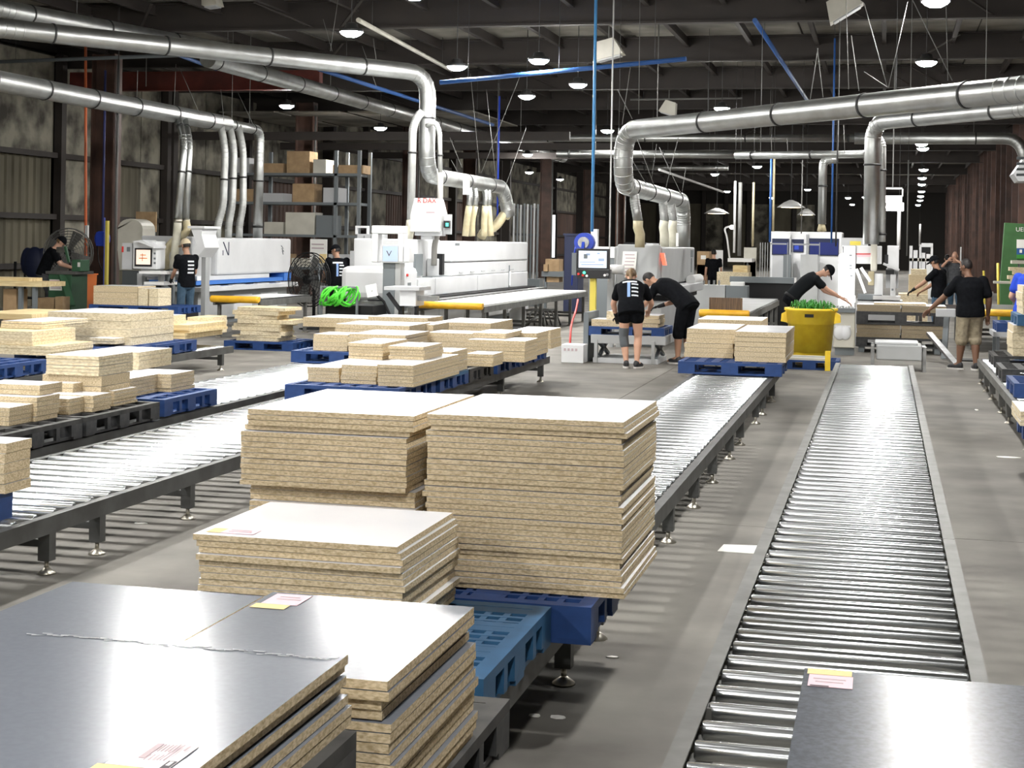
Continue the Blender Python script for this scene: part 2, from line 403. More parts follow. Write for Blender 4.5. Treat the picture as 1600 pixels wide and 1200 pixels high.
# unseen lamps continuing the rows, and some added to brighten rollers, boards and far wall
for k, (x, y) in enumerate([(-8.5, 17.2), (-6.6, 21), (-8.5, 9.7), (-6.6, 13.5), (-8.5, 2.2), (-6.6, 6), (-8.5, -5.3), (-6.6, -1.5), (-6.6, -9), (.62, 15.2), (.62, 8.2), (.2, .2), (-.6, -6.5), (-15.6, 22), (-15.6, 14), (-15.6, 5), (-15.5, 46), (.9, 38.5), (-14, 60), (-10, 100), (-16, 105)]):
    lamp(x, y, 'round high-bay lamp of the same kind, among the unseen and added ones')
# ------------------------------------------------------------------ roller conveyors
CZ = .34
def conveyor(label, x0, x1, y0, y1, pitch, legs, rail_m='galv_rail', rw=.055, rtop=.35, skip=None, r=.031, name='roller_conveyor', rails=((0, 0), (1, 0)), braces=True, seg=6.3, ztop=CZ):
    t = thing(name, label, 'conveyor', (x0, y0, 0), 'floor-level roller conveyors')
    dz = ztop - CZ
    for side, x in ((0, x0), (1, x1)):
        a, b = (x, x + rw) if side == 0 else (x - rw, x)
        wx = x if side == 0 else x - .006
        y = y0
        while y < y1 - .05:
            e = min(y + seg, y1)
            m_ = MB(); m_.box(a, b, y + .004, e - .004, rtop + dz - .008, rtop + dz); m_.box(a, b, y + .004, e - .004, rtop + dz - .095, rtop + dz - .087); m_.box(wx, wx + .006, y + .004, e - .004, rtop + dz - .087, rtop + dz - .008)
            m_.build('side_rail', rail_m, t); y = e
    L = x1 - x0 - .13
    me = MB().tube([(-L / 2, 0, 0), (-L / 2 + .006, 0, 0), (L / 2 - .006, 0, 0), (L / 2, 0, 0)], [r * .86, r, r, r * .86], 16).mesh('roller', 'roller')
    ax = MB().cyl((-L / 2 - .06, 0, 0), (L / 2 + .06, 0, 0), .009, 8); axm = ax.mesh('axle', 'bolt')
    n = int((y1 - y0) / pitch)
    for k in range(n):
        y = y0 + pitch * (k + .5)
        if skip and skip(y): continue
        o = inst('roller', me, t, ((x1 - x0) / 2, y - y0, ztop - r - .0006)); inst('axle', axm, o)
    for y in legs:
        for x in (x0 + .04, x1 - .04):
            lg = MB().box(x - .035, x + .035, y - .035, y + .035, .075, rtop - .012 + dz).build('leg', rail_m, t)
            ft = MB().cyl((x, y, .02), (x, y, .075), .013, 8); ft.lathe((x, y, 0), [(.05, 0), (.05, .008), (.02, .03), (.013, .035)], 12); ft.build('foot', 'bolt', lg)
        if braces: MB().box(x0 + .08, x1 - .08, y - .02, y + .02, .15, .19).build('cross_brace', rail_m, t)
    return t
conveyor('bright steel roller conveyor running down the aisle at right, empty but for grey sheets', -.615, .385, 2.2, 21.0, .207, [2.6, 5.2, 7.8, 10.4, 13, 15.6, 18.2, 20.6], rtop=.339, rw=.06)
conveyor('centre roller conveyor with the tall white board stacks and blue pallets on it', -2.23, -1.26, 2.2, 19.6, .207, [3.1, 6.42, 7.2, 9.66, 11.0, 12.2, 13.6, 14.6, 16.4, 17.3, 18.8], 'grey_rail', rtop=.325)
conveyor('left roller conveyor glaring white under the lamps, dark grey legs', -5.70, -4.44, 5.2, 20.6, .207, [7.66, 8.22, 9.43, 11.6, 13.6, 16, 18, 20.2], 'grey_rail', rtop=.325)
conveyor('second roller conveyor at left carrying black and blue pallets of cut boards', -7.15, -5.93, 7.6, 22.6, .207, [8.3, 10.4, 12.6, 14.8, 17, 18.7, 20.6, 22.3], 'grey_rail', rtop=.325)
conveyor('farthest left roller conveyor under the untidy board piles', -10.25, -9.02, 11.2, 20.4, .207, [12.2, 15, 18, 20.05], 'grey_rail', rtop=.325)
conveyor('roller conveyor at the right edge under mixed pallets', 1.30, 2.45, 12.0, 22.8, .207, [13, 15.2, 17.5, 18.6, 20.2, 21.3, 22.5], 'galv_rail', rtop=.33)
conveyor('short far section of centre conveyor behind the blue pallet', -2.48, -1.60, 20.7, 26.0, .207, [21.2, 23.2, 25.4], 'grey_rail', rtop=.325)

# ------------------------------------------------------------------ pallets
PH = .145
pcache = {}
def pal_meshes(w, d, c, fine):
    key = (round(w, 2), round(d, 2), c, fine)
    if key in pcache: return pcache[key]
    dk = MB(); e = .06; zt = PH
    dk.box(0, w, 0, e, zt - .035, zt); dk.box(0, w, d - e, d, zt - .035, zt); dk.box(0, e, e, d - e, zt - .035, zt); dk.box(w - e, w, e, d - e, zt - .035, zt)
    nx, ny = (15, 13) if fine else (6, 5)
    for i in range(1, nx): x = e + (w - 2 * e) * i / nx; dk.box(x - .013 if fine else x - .05, x + .013 if fine else x + .05, e, d - e, zt - .03, zt - .002)
    for j in range(1, ny): y = e + (d - 2 * e) * j / ny; dk.box(e, w - e, y - .013, y + .013, zt - .032, zt - .001)
    if fine:
        for u in (.33, .66): dk.box(w * u - .06, w * u + .06, e, d - e, zt - .028, zt - .0015); dk.box(e, w - e, d * u - .06, d * u + .06, zt - .028, zt - .0015)
        dk.box(e, w - e, d * .86, d - e, zt - .028, zt - .0015)
    bw, bd = .2, .16
    bl = MB().box(0, bw, 0, bd, .02, zt - .035).mesh('block', c); rib = MB().box(0, .025, 0, .05, .02, zt - .035).mesh('rib', c)
    rn = MB(); rn.box(0, w, 0, bd * .8, 0, .02); r1 = rn.mesh('runner', c)
    rs = MB().box(0, .1, 0, d - .26, 0, .018).mesh('side_runner', c)
    pcache[key] = (dk.mesh('deck', c), bl, rib, r1, rs, bw, bd); return pcache[key]
def pallet(label, x0, y0, z0, w=1.2, d=1.02, c='blue_plastic', fine=False, group='plastic pallets', deckmat=None):
    t = thing('plastic_pallet', label, 'pallet', (x0, y0, z0), group)
    dk, bl, rib, r1, rs, bw, bd = pal_meshes(w, d, c, fine)
    o = inst('deck', dk, t)
    if deckmat:
        o.material_slots[0].link = 'OBJECT'; o.material_slots[0].material = M[deckmat]
    for x in (0, (w - bw) / 2, w - bw):
        for y in (0, (d - bd) / 2, d - bd): inst('block', bl, t, (x, y, 0))
    for y in (d * .27, d * .7):
        for x in (0, w - .025): inst('rib', rib, t, (x, y, 0))
    for y in (0, (d - bd * .8) / 2, d - bd * .8): inst('runner', r1, t, (0, y, 0))
    for x in (.02, (w - .1) / 2, w - .12): inst('side_runner', rs, t, (x, .13, .001))
    return t
# centre conveyor, nearest first
for k in range(2): pallet('black plastic pallet under the nearest grey sheets, %s of the lifted pair' % ('lower', 'upper')[k], -2.32, 2.2, CZ + .30 * k + .0, 1.2, 1.03, 'black_plastic') if k == 0 else pallet('black plastic pallet directly under the nearest grey sheets', -2.32, 2.2, .645, 1.2, 1.03, 'black_plastic', True, deckmat='rusty_dust')
for k in range(3):
    o = MB().box(-2.25, -1.22, 2.25, 3.17, CZ + PH + .0532 * k, CZ + PH + .0532 * (k + 1) - .0008).build('particleboard_sheet', 'chip')
    tag(o, 'plain chipboard sheet between the two black pallets, %s of that layer' % ORD[2 - k], 'board', 'chipboard between the black pallets')
pallet('black plastic pallet with the grey sheet stack overhanging, bottom edge of the photo', -2.30, 3.36, CZ, 1.21, 1.2, 'black_plastic', True, deckmat='rusty_dust')
pallet('lighter blue plastic pallet with slotted deck under the lower white stack', -2.45, 4.74, CZ, 1.23, 1.02, 'teal_plastic', True)
pallet('deep blue plastic pallet under the two tall white board stacks', -2.36, 5.79, CZ, 1.29, 1.10, 'blue_plastic', True)
pallet('blue plastic pallet with two board stacks at the far end of centre conveyor', -2.39, 18.38, CZ, 1.23, 1.02)
pallet('blue plastic pallet on the floor in front of the yellow bin', -1.55, 23.92, 0, .9, .78)
# left conveyor
pallet('blue pallet under the board stack cut by the left edge of the photo', -5.75, 6.45, CZ, 1.17, 1.02)
pallet('blue pallet at the near left corner of the middle board group', -5.55, 13.75, CZ, 1.15, 1.2)
pallet('blue pallet second along the right side of the middle board group', -5.5, 15.0, CZ, 1.13, 1.1, 'blue_plastic', deckmat='teal_plastic')
pallet('black pallet third along the right side of the middle board group', -5.5, 16.15, CZ, 1.13, 1.05, 'black_plastic')
pallet('blue pallet fourth along the right side of the middle board group', -5.45, 17.3, CZ, 1.1, 1.25)
pallet('blue pallet at the far right end of the middle board group', -5.45, 18.65, CZ, 1.1, 1.3)
# second left conveyor
pallet('black pallet nearest the left edge on the second conveyor', -7.12, 9.32, CZ, 1.22, 1.25, 'black_plastic', deckmat='rusty_dust')
pallet('black pallet between another black one and a blue one', -7.12, 10.63, CZ, 1.22, 1.22, 'black_plastic', deckmat='rusty_dust')
pallet('blue pallet next to the bare shining rollers at left', -7.14, 12.02, CZ, 1.2, 1.06)
pallet('dark blue pallet behind the tall pale stack at the left side of the middle group', -7.15, 17.9, CZ, 1.2, 1.0)
pallet('blue pallet further behind at the left side of the middle group', -7.15, 19.15, CZ, 1.3, 1.3)
pallet('blue pallet under the back row piles of the middle group', -7.15, 21.0, CZ, 1.6, 1.2)
pallet('blue pallet under the low stack behind the far centre stacks', -2.55, 21.72, CZ, 1.2, 1.2)
# farthest left conveyor
pallet('blue pallet at the left edge below the untidy off-cut pile', -10.25, 14.2, CZ, 1.22, 1.22)
pallet('blue pallet at the right end of the farthest left conveyor, under long boards', -10.25, 18.0, CZ, 1.22, 1.2)
pallet('blue pallet second from the end of the farthest left conveyor', -10.25, 16.7, CZ, 1.22, 1.2)
pallet('blue pallet on the floor under the ragged off-cut heap near the fan', -10.75, 23.9, 0, 1.24, 1.1)
# right-hand conveyor and behind
pallet('black pallet at the far end of the right edge conveyor', 1.42, 21.2, CZ, 1.2, 1.1, 'black_plastic', deckmat='rusty_dust')
pallet('black slatted pallet second on the right edge conveyor', 1.36, 18.9, CZ, 1.2, 1.1, 'black_plastic')
pallet('empty blue pallet third on the right edge conveyor', 1.34, 16.9, CZ, 1.2, 1.1)
pallet('blue pallet partly cut off, low at the right edge', 1.12, 12.7, CZ, 1.2, 1.1)
pallet('light blue pallet lying on top of a pale board stack at right', 1.70, 21.1, .896, 1.2, 1.1, 'teal_plastic')
pallet('dark blue pallet on a low cart beyond the man in khaki shorts', 1.75, 25.6, .58, 1.2, 1.0)

# ------------------------------------------------------------------ boards
bcache = {}
def board_mesh(w, d, t, face, edge):
    key = (round(w, 3), round(d, 3), round(t, 4), face, edge)
    if key not in bcache:
        m_ = MB()
        vs = [(x, y, z) for z in (0, t) for y in (-d / 2, d / 2) for x in (-w / 2, w / 2)]
        m_.add(vs, [(0, 2, 3, 1)], 1); m_.add(vs, [(4, 5, 7, 6)], 1)
        m_.add(vs, [(0, 1, 5, 4), (2, 6, 7, 3), (0, 4, 6, 2), (1, 3, 7, 5)], 0)
        bcache[key] = m_.mesh('board', [edge, face])
    return bcache[key]
def stack(desc, x0, x1, y0, y1, z0, z1, n, face='white_face', edge='chip', jit=.004, group=None, offs={}, kind='white-faced board', gap=.0021, big=.0, labels=None, rz=0):
    t = (z1 - z0) / n; out = []; w, d = x1 - x0, y1 - y0; bigo = 0
    for k in range(n):
        o = inst('particleboard_sheet', board_mesh(w, d, t - gap * (1.9 if (k * 7 + n) % 5 == 0 else 1), face, edge))
        if big and random.random() < .35: bigo = random.uniform(-big, big)
        dx, dy = offs.get(n - 1 - k, (0, 0))
        o.location = ((x0 + x1) / 2 + random.uniform(-jit, jit) + bigo * .6 + dx, (y0 + y1) / 2 + random.uniform(-jit, jit) + bigo + dy, z0 + t * k)
        o.rotation_euler.z = math.radians(rz) + random.uniform(-.004, .004) * (jit / .004)
        if n == 1: lb = '%s, %s' % (kind, desc)
        else: lb = '%s %s of %s' % (ORD[n - 1 - k], kind, desc)
        tag(o, lb, 'board', group or ('boards of ' + desc)); out.append(o)
    return out
def pstack(desc, a, b, c, bot, zb, n, minw=0, dmax=9, **kw):
    """stack from the photo: a, b front top corners left and right, c back right top corner, bot front right bottom corner standing at height zb"""
    p = at(*bot, zb); Y = p.y; q = atY(*b, Y); z1 = q.z
    x0 = atY(*a, Y).x; x1 = q.x; d = min(dmax, max(.12, at(*c, z1).y - Y)); x0 = min(x0, x1 - minw)
    kw.setdefault('edge', 'chip'); kw.setdefault('big', .012)
    stack(desc, x0, x1, Y, Y + d, zb, max(z1, zb + .02), n, **kw); return z1, x0, x1, Y, Y + d
PT = CZ + PH
# the two tall white stacks on the deep blue pallet
tall = {0: (0, 0), 1: (0, 0), 2: (.01, .012), 3: (-.012, .02), 12: (-.014, .008), 13: (-.012, .006), 14: (-.016, .004), 24: (0, .012), 25: (-.01, .016), 29: (.012, -.006), 30: (.01, 0)}
stack('the tall stack in front centre', -1.79, -.985, 5.97, 6.86, PT, 1.18, 31, jit=.0032, offs=tall)
lo = {0: (0.02, .006), 1: (.02, .004), 2: (.018, .008), 3: (-.004, .03)}
lo.update({k: (-.004, 0) for k in range(4, 14)}); lo.update({k: (.02, .055) for k in (14, 15, 16)}); lo.update({k: (.03, .025) for k in range(17, 30)})
stack('the left one of the two tall stacks', -2.60, -1.875, 5.98, 6.92, PT, 1.165, 30, jit=.003, offs=lo)
# lower white stack on the lighter pallet
wf_ = {0: (-.010, -.006), 1: (0, .0), 2: (.008, .004), 3: (.010, -.016), 4: (.012, 0), 5: (.010, 0), 6: (.022, 0), 7: (.012, .004), 8: (.012, .0), 11: (.018, -.004)}
ws = stack('the lower white stack before the tall ones', -2.365, -1.605, 5.05, 5.76, PT, .825, 15, jit=.0032, offs=wf_)
def slip(o, lx, ly, w, h, top, parts, rz=0, z=.0012):
    """paper label stuck on a board: local centre, size; parts = list of (x0,x1,y0,y1,material) in 0..1"""
    zz = max(v.co.z for v in o.data.vertices) + z
    for k, (name, a, b, c, d, m_) in enumerate(parts):
        q = MB().box(lx - w / 2 + w * a, lx - w / 2 + w * b, ly - h / 2 + h * c, ly - h / 2 + h * d, zz + .0004 * k, zz + .0004 * k + .0008)
        e = bpy.data.objects.new(name, q.mesh(name, m_)); COL.objects.link(e); e.parent = o
        if rz:
            e.rotation_euler.z = rz; e.location = Vector((lx, ly, 0)) - Matrix.Rotation(rz, 3, 'Z') @ Vector((lx, ly, 0))
lines = [('print_line', .62 - .05 * i, .64 - .05 * i, .35, .92, 'ink_soft') for i in range(6)] 
pink = [('pink_label', 0, 1, .28, 1, 'paper_pink'), ('yellow_label', 0, 1, 0, .26, 'paper_yellow')]
slip(ws[-1], -.26, -.27, .18, .09, 0, [('pink_label', .3, 1, 0, .9, 'paper_pink'), ('yellow_label', 0, .3, 0, .9, 'paper_yellow'), ('print_line', .42, .9, .35, .42, 'ink_soft'), ('print_line', .42, .85, .6, .66, 'ink_soft')])
# grey sheets
go = {0: (-.004, 0), 1: (-.002, 0), 2: (-.022, .01), 3: (-.02, .012), 4: (.004, 0), 8: (.012, 0), 12: (.01, .004), 13: (.006, 0)}
gr = stack('the grey stack right of the nearest sheets', -1.712, -1.105, 3.42, 4.19, PT, .85, 15, face='grey_face', kind='grey-faced board', jit=.0032, offs=go)
gb = stack('the grey stack behind the nearest sheets', -2.33, -1.722, 3.40, 4.13, PT, .85, 8, face='grey_face', kind='grey-faced board', jit=.004)
gf = stack('the nearest grey stack at bottom left', -1.965, -1.155, 2.25, 3.275, .79, .947, 7, face='grey_face', kind='grey-faced board', jit=.004, offs={1: (-.016, .01), 2: (-.008, 0), 3: (-.022, 0), 5: (.008, 0)})
gl = stack('the grey stack at the left edge, bottom', -2.80, -1.975, 2.30, 3.22, .79, .93, 3, face='grey_face', kind='grey-faced board', jit=.003)
slip(gr[-1], -.232, .275, .12, .175, 0, [('pink_label', .1, 1, .3, 1, 'paper_pink'), ('yellow_label', 0, .85, 0, .28, 'paper_yellow'), ('print_line', .3, .9, .62, .68, 'ink_soft'), ('print_line', .3, .8, .78, .82, 'ink_soft')])
slip(gf[-1], .298, -.25, .12, .175, 0, [('paper_label', 0, 1, .26, 1, 'paper_blush'), ('yellow_label', -.1, .82, 0, .24, 'paper_yellow'), ('black_code', .86, .99, .26, .50, 'ink'), ('code_window', .895, .955, .36, .48, 'paper'), ('print_bar', .36, .46, .5, .95, 'ink_soft')]
     + [('print_line', .50 + .06 * i, .515 + .06 * i, .72, .93, 'ink_soft') for i in range(5)] + [('print_line', .50 + .07 * i, .515 + .07 * i, .42, .58, 'ink_soft') for i in range(4)] + [('print_line', .82, .835, .42, .95, 'ink_soft'), ('print_line', .76, .775, .42, .95, 'ink_soft'), ('print_line', .92, .95, .74, .88, 'ink_soft')])
random.seed(3)
q = MB()       # chalky scuffs on the grey sheets
for k in range(46):
    x = -1.93 + k * .0165; yy = 3.228 + random.uniform(-.012, .012); q.prism([(x, yy - random.uniform(.001, .006)), (x + random.uniform(.01, .025), yy - random.uniform(0, .004)), (x + random.uniform(.012, .03), yy + random.uniform(.001, .007)), (x - .003, yy + .003)], .9462, .9467, 'z')
o = q.build('dust_smear', 'scuff', gf[-1]); o['kind'] = 'stuff'
gR = stack('the grey stack on the right conveyor', -.215, .70, 3.6, 4.76, CZ + .001, .60, 6, face='dark_grey_face', kind='dark grey sheet', jit=.003)
slip(gR[-1], -.38, .483, .135, .185, 0, [('pink_label', .05, 1, .0, .68, 'paper_pink'), ('yellow_label', 0, .97, .7, 1, 'paper_yellow'), ('print_line', .15, .85, .42, .48, 'ink_soft'), ('print_line', .2, .8, .25, .3, 'ink_soft'), ('black_code', .1, .5, .0, .05, 'ink')])
slip(gR[-1], -.41, -.52, .07, .04, 0, [('grey_tape', 0, 1, 0, 1, 'machine_shade')])
# stack cut by the left edge
pstack('the stack cut off at the left edge on a blue pallet', (-60, 700), (8, 693), (46.5, 684), (5, 772), PT, 5, big=.004)
# ------------------------------------------------------------------ cut boards on the pallets of the middle and left conveyors
G = 'cut boards of the middle pallet group'
z1 = pstack('the front left pile of the middle group', (481, 572), (530, 574.5), (600, 560), (529, 597.7), PT, 4, group=G)[0]
z2 = pstack('the notched front pile of the middle group', (533, 568.5), (588, 571.5), (615, 556), (582, 600.7), PT, 5, group=G, big=.02)[0]
z3, xa, xb, ya, yb = pstack('the wide front right pile of the middle group', (590, 565.5), (645.5, 571), (695, 549), (643, 605), PT, 6, dmax=1.6, group=G, big=.012)
z4 = pstack('the small pile bridging the two front piles', (544, 532), (597, 537), (626, 529), (599, 562.5), z2 + .001, 5, group=G, big=.015)[0]
z5 = pstack('the pile topping the wide front right one', (608, 538), (663, 541.5), (683, 535), (663.5, 562.5), z3 + .001, 4, group=G, big=.015)[0]
pstack('the low pile on the far left pallet of the middle group', (491, 522), (543, 523), (560, 519), (543, 549), PT, 4, minw=.45, group=G)
pstack('the broad flat pile behind the bridging pile', (543.5, 519), (630.5, 524), (665, 517), (632, 556), PT, 6, group=G, big=.03)
pstack('the stepped pile right of the wide front one', (684, 548), (706, 550), (728, 544), (701.5, 583), PT, 6, minw=.45, group=G, big=.012)
pstack('the little pile alone on the black pallet', (728.5, 550.5), (770, 553.5), (781, 549), (767.5, 573), PT, 4, group=G, big=.012)
z11, xa, xb, ya, yb = pstack('the big right pile of the middle group', (730, 526.5), (820, 533), (841, 528), (812.5, 566), PT, 6, group=G, big=.015)
pstack('the thin pile lying on the big right pile', (739, 517.5), (790, 521), (805, 515), (788, 529), z11 + .001, 2, group=G)
pstack('the rear right pile with the pinkish edge', (805, 519), (838, 520.5), (857, 516), (839.5, 556), PT, 5, minw=.45, group=G)
pstack('the farthest right pile of the middle group', (850, 514), (861, 515), (874, 511), (861, 545), PT, 4, minw=.45, group=G)
pstack('the pile in the gap before the big right one', (668, 520.5), (738, 521), (757, 517), (724, 549), PT, 4, group=G, big=.01)
pstack('the back row pile below the yellow table', (680, 504), (767, 505), (790, 498), (768, 530), PT, 4, group=G)
pstack('the narrow back row pile left of centre', (645, 507), (678, 507.5), (690, 503), (678, 535), PT, 3, group=G)
pstack('the long back row pile at left', (525, 507), (640, 509), (655, 503), (640, 540), PT, 4, group=G)
pstack('the wide white-topped back pile', (575, 494), (668, 497), (676, 493), (668, 525), PT, 3, group=G)
stack('the large white panel lying beyond the back row', -9.5, -7.9, 24.3, 25.5, .40, .56, 2, group=G)
pallet('blue pallet under the large white panels beyond the back row', -9.3, 24.4, .0, 1.2, 1.0); bxo = MB().box(-9.25, -8.15, 24.42, 25.38, .147, .398).build('particleboard_sheet', 'chip'); tag(bxo, 'thick chipboard block under the large white panels', 'board', G)
G = 'cut boards on the second left conveyor'
f2 = pstack('the near left row, third bundle from the frame edge', (97, 622), (107, 623), (143, 617), (107, 648), PT, 4, minw=.55, group=G)[0]
f3 = pstack('the near left row, fourth bundle from the frame edge', (136, 617), (144, 618), (180, 613), (144, 644), PT, 4, minw=.55, group=G)[0]
f4 = pstack('the near left row, fifth bundle from the frame edge', (150, 602), (180, 610.6), (215, 604), (182, 635), PT, 5, minw=.55, group=G)[0]
f5 = pstack('the near left row, second bundle from the frame edge', (14.6, 613), (56, 621), (95.6, 615), (57, 659), PT, 5, minw=.55, group=G, big=.01)[0]
pstack('the near left row, bundle touching the frame edge', (-30, 636), (14.6, 636.5), (56, 625), (17, 666), PT, 4, minw=.55, group=G)
pstack('the flat pair laid over the near left row', (85.5, 598), (115, 599), (148.5, 595), (116, 614), f2 + .001, 2, group=G)
pstack('the flat pile at the left frame edge', (-30, 600), (62, 602), (90, 596), (62, 618), f5 + .001, 2, group=G)
t2 = pstack('the front bundle on the blue pallet by the bare rollers', (162, 589), (204.8, 591.5), (265.5, 583.6), (213.8, 620.7), PT, 5, minw=.55, group=G)[0]
t1 = pstack('the rear bundle on the blue pallet by the bare rollers', (240, 583), (266.6, 584.7), (320.6, 579), (266.6, 612.9), PT, 5, minw=.55, group=G)[0]
pstack('the tall pale bundle above the near left row', (73.5, 553), (156, 557), (217.5, 550), (160, 588), .74, 6, group=G, edge='chip_pale', big=.01)
p = at(160, 588, .74); stack('the low pile under the tall pale bundle', p.x - .55, p.x - .02, p.y + .02, p.y + .5, PT, .739, 3, group=G)
pstack('the pale bundle right of the tall one', (206, 548), (218.5, 550), (273, 543), (219, 578), t1 + .001, 4, minw=.55, group=G, edge='chip_pale')
G = 'off-cuts on the farthest left conveyor'
pile = 'pale off-cut'
pstack('the long smooth pile at far left back', (75, 484), (205, 490), (230, 483), (205, 540), PT, 4, group=G, edge='chip_pale', big=.01)
pstack('the long pile ending beside the blue pallet', (122, 497), (238, 496), (255, 490), (238, 533), PT, 5, group=G, edge='chip_pale', big=.01)
pstack('the short pile ending the farthest left conveyor', (293, 497), (323, 496), (330, 492), (325, 523), PT, 4, group=G, edge='chip_pale', face='pine', big=.02)
pstack('the ragged small pile ending the farthest left conveyor', (232, 505), (292, 508), (300, 500), (293, 530), PT, 5, group=G, edge='pine', face='pine', big=.05)
pstack('the shallow pile in front of the long smooth one', (141, 527), (180, 529), (217, 525), (180, 538), PT + .03, 2, group=G, edge='chip_pale')
zq = pstack('the left off-cut heap, front layer', (-40, 538), (79, 541), (140, 533), (80, 556), PT, 3, group=G, edge='chip_pale', face='pine', big=.03)[0]
zq = pstack('the left off-cut heap, middle layer', (-40, 517), (52, 518), (139, 512), (75, 540), zq + .001, 4, group=G, edge='chip_pale', face='pine', big=.04)[0]
pstack('the left off-cut heap, upper layer', (5, 500), (68, 503), (118, 496), (70, 514), zq + .001, 3, group=G, edge='chip_pale', face='white_face', big=.05)
pstack('the left off-cut heap, back boards', (-40, 489), (50, 491), (80, 483), (50, 500), zq + .001, 2, group=G, edge='pine', face='pine', big=.05)
random.seed(21)
G = 'off-cuts of the ragged heap near the fan'
z = PH
for k in range(9):
    w, d, t = random.uniform(.7, 1.05), random.uniform(.5, .85), random.uniform(.035, .075); lx = -10.2 + random.uniform(-.13, .13)
    stack('%s layer up in the ragged heap near the fan' % RO[k], lx - w / 2, lx + w / 2, 24.05, 24.05 + d, z, z + t, 1, face='pine', edge='chip_pale', kind='pale off-cut', group=G, rz=random.uniform(-6, 6), gap=.004); z += t
# far end of the centre conveyor
G = 'boards at the far end of the centre conveyor'
pstack('the far left stack on the blue pallet of centre conveyor', (1070, 511), (1146, 515), (1149, 506), (1145, 560), PT, 6, group=G, offs={0: (.02, .02), 1: (.02, .02), 2: (.02, .01)}, big=.0)
pstack('the far right stack on the blue pallet of centre conveyor', (1148, 516), (1228, 520), (1233, 509), (1226, 567), PT, 6, group=G, offs={0: (.01, -.01)}, big=.0)
pstack('the low stack behind the two on centre conveyor', (1091, 498), (1191, 501), (1193, 495), (1190, 540), PT, 3, group=G)
# right-hand conveyor
G = 'pale boards at the right edge'
stack('the pale stack on the black pallet at right', 1.66, 2.6, 21.3, 22.25, PT, .895, 4, group=G, edge='chip_pale', jit=.01)
stack('the top pile on the light blue pallet at right', 1.76, 2.7, 21.15, 22.1, .896 + PH, 1.42, 4, group=G, edge='chip_pale', jit=.01)
stack('the low pale pile at the bottom right edge', 1.08, 2.2, 12.85, 13.75, PT, .60, 3, group=G, edge='chip_pale', jit=.012)

# ------------------------------------------------------------------ machines
def B(x0, y0, x1, y1, Y, d):        # world box of a rectangle seen in the photo at distance Y, depth d
    a, b = atY(x0, y1, Y), atY(x1, y0, Y); return (a.x, b.x, Y, Y + d, a.z, b.z)
def pb(t, name, m_, x0, y0, x1, y1, Y, d, bev=0, z0=None):
    q = list(B(x0, y0, x1, y1, Y, d))
    if z0 is not None: q[4] = z0
    return bx(t, name, m_, *q, bev=bev)
def text(t, name, s, m_, o, u, v, size, weight=.006):
    """raised lettering: baseline start o, unit directions u (along) and v (up)"""
    c = bpy.data.curves.new(name, 'FONT'); c.body = s; c.size = size; c.extrude = .002
    ob = bpy.data.objects.new(name, c); me = bpy.data.meshes.new_from_object(ob); bpy.data.objects.remove(ob)
    u, v = Vector(u).normalized(), Vector(v).normalized(); w = u.cross(v); o = Vector(o)
    for q in me.vertices: q.co = o + u * q.co.x + v * q.co.y + w * q.co.z - wloc(t)
    me.materials.clear(); me.materials.append(M[m_]); ob = bpy.data.objects.new(name, me); COL.objects.link(ob); ob.parent = t; return ob

# machine at left with a blue stripe; its long side faces the aisle (+x)
NX, NY0, NY1 = -14.0, 30.73, 34.96
t = thing('edge_banding_machine', 'white edge banding machine with blue stripe and dark blue letter at left', 'machine', (NX - .6, 33, 0))
bx(t, 'hood', 'machine_white', NX - 1.25, NX, NY0, NY1, 1.05, 1.865, .05)
bx(t, 'end_hood', 'machine_shade', NX - 1.3, NX - .12, NY0 - 1.0, NY0 - .02, 1.0, 1.88, .03)  # end cover in grey, its shade put into the colour
bx(t, 'sloping_panel', 'machine_white', NX - 1.2, NX - .05, NY0 - .9, NY0 + 3.0, .95, 1.045)
bx(t, 'blue_stripe', 'blue_paint', NX - 1.1, NX - .02, NY0 - 1.0, NY1 - .1, .86, .945)
bx(t, 'stripe_end', 'blue_paint', NX - 1.1, NX + .01, NY1 - .45, NY1, .86, 1.045)
bx(t, 'guide_rail', 'machine_white', NX - 1.0, NX + .18, NY0 - 1.1, NY1 + .05, .72, .82, .01)
for k in range(4): bx(t, 'guard_slot', 'machine_shade', NX + .02, NX + .12, NY0 - .8 + k * 1.35, NY0 - .1 + k * 1.35, .8205, .84)
bx(t, 'body', 'machine_grey', NX - 1.0, NX - .02, NY0 - .9, NY1 - .2, .12, .718)
bx(t, 'base', 'slate', NX - .95, NX - .08, NY0 - .8, NY1 - .3, 0, .119)
for y in (NY0 + .9, NY0 + 2.4): bx(t, 'door_panel', 'machine_white', NX - .02, NX + .005, y, y + 1.0, .2, .6)
e = MB(); fx = NX + .004     # the letter with its cut left stem
ya, yb = atX(348, 390, NX).y, atX(357, 390, NX).y; zt, zb = atX(350, 378, NX).z, atX(350, 399, NX).z; w = .028
e.prism([(ya, zt), (ya + .05, zt), (yb + .02, zb), (yb - .03, zb)], NX - .002, fx, 'x'); e.box(NX - .002, fx, yb - .005, yb + .03, zb, zt + .0); e.box(NX - .002, fx, ya, ya + .03, zb, zb + (zt - zb) * .38)
e.build('letter_n', 'navy', t)
e = MB(); c = atX(441, 390, NX)
for (a, b, dz0, dz1) in ((-.10, .06, .10, .02), (-.06, .10, .03, -.05), (-.02, .06, -.02, -.12)): e.prism([(c.y + a, c.z + dz0), (c.y + a + .05, c.z + dz0), (c.y + b + .02, c.z + dz1), (c.y + b - .02, c.z + dz1)], NX - .002, fx, 'x')
e.build('emblem', 'slate', t)
bx(t, 'handle', 'rubber', NX - .12, NX - .09, NY0 - .5, NY0 - .35, 1.2, 1.23)
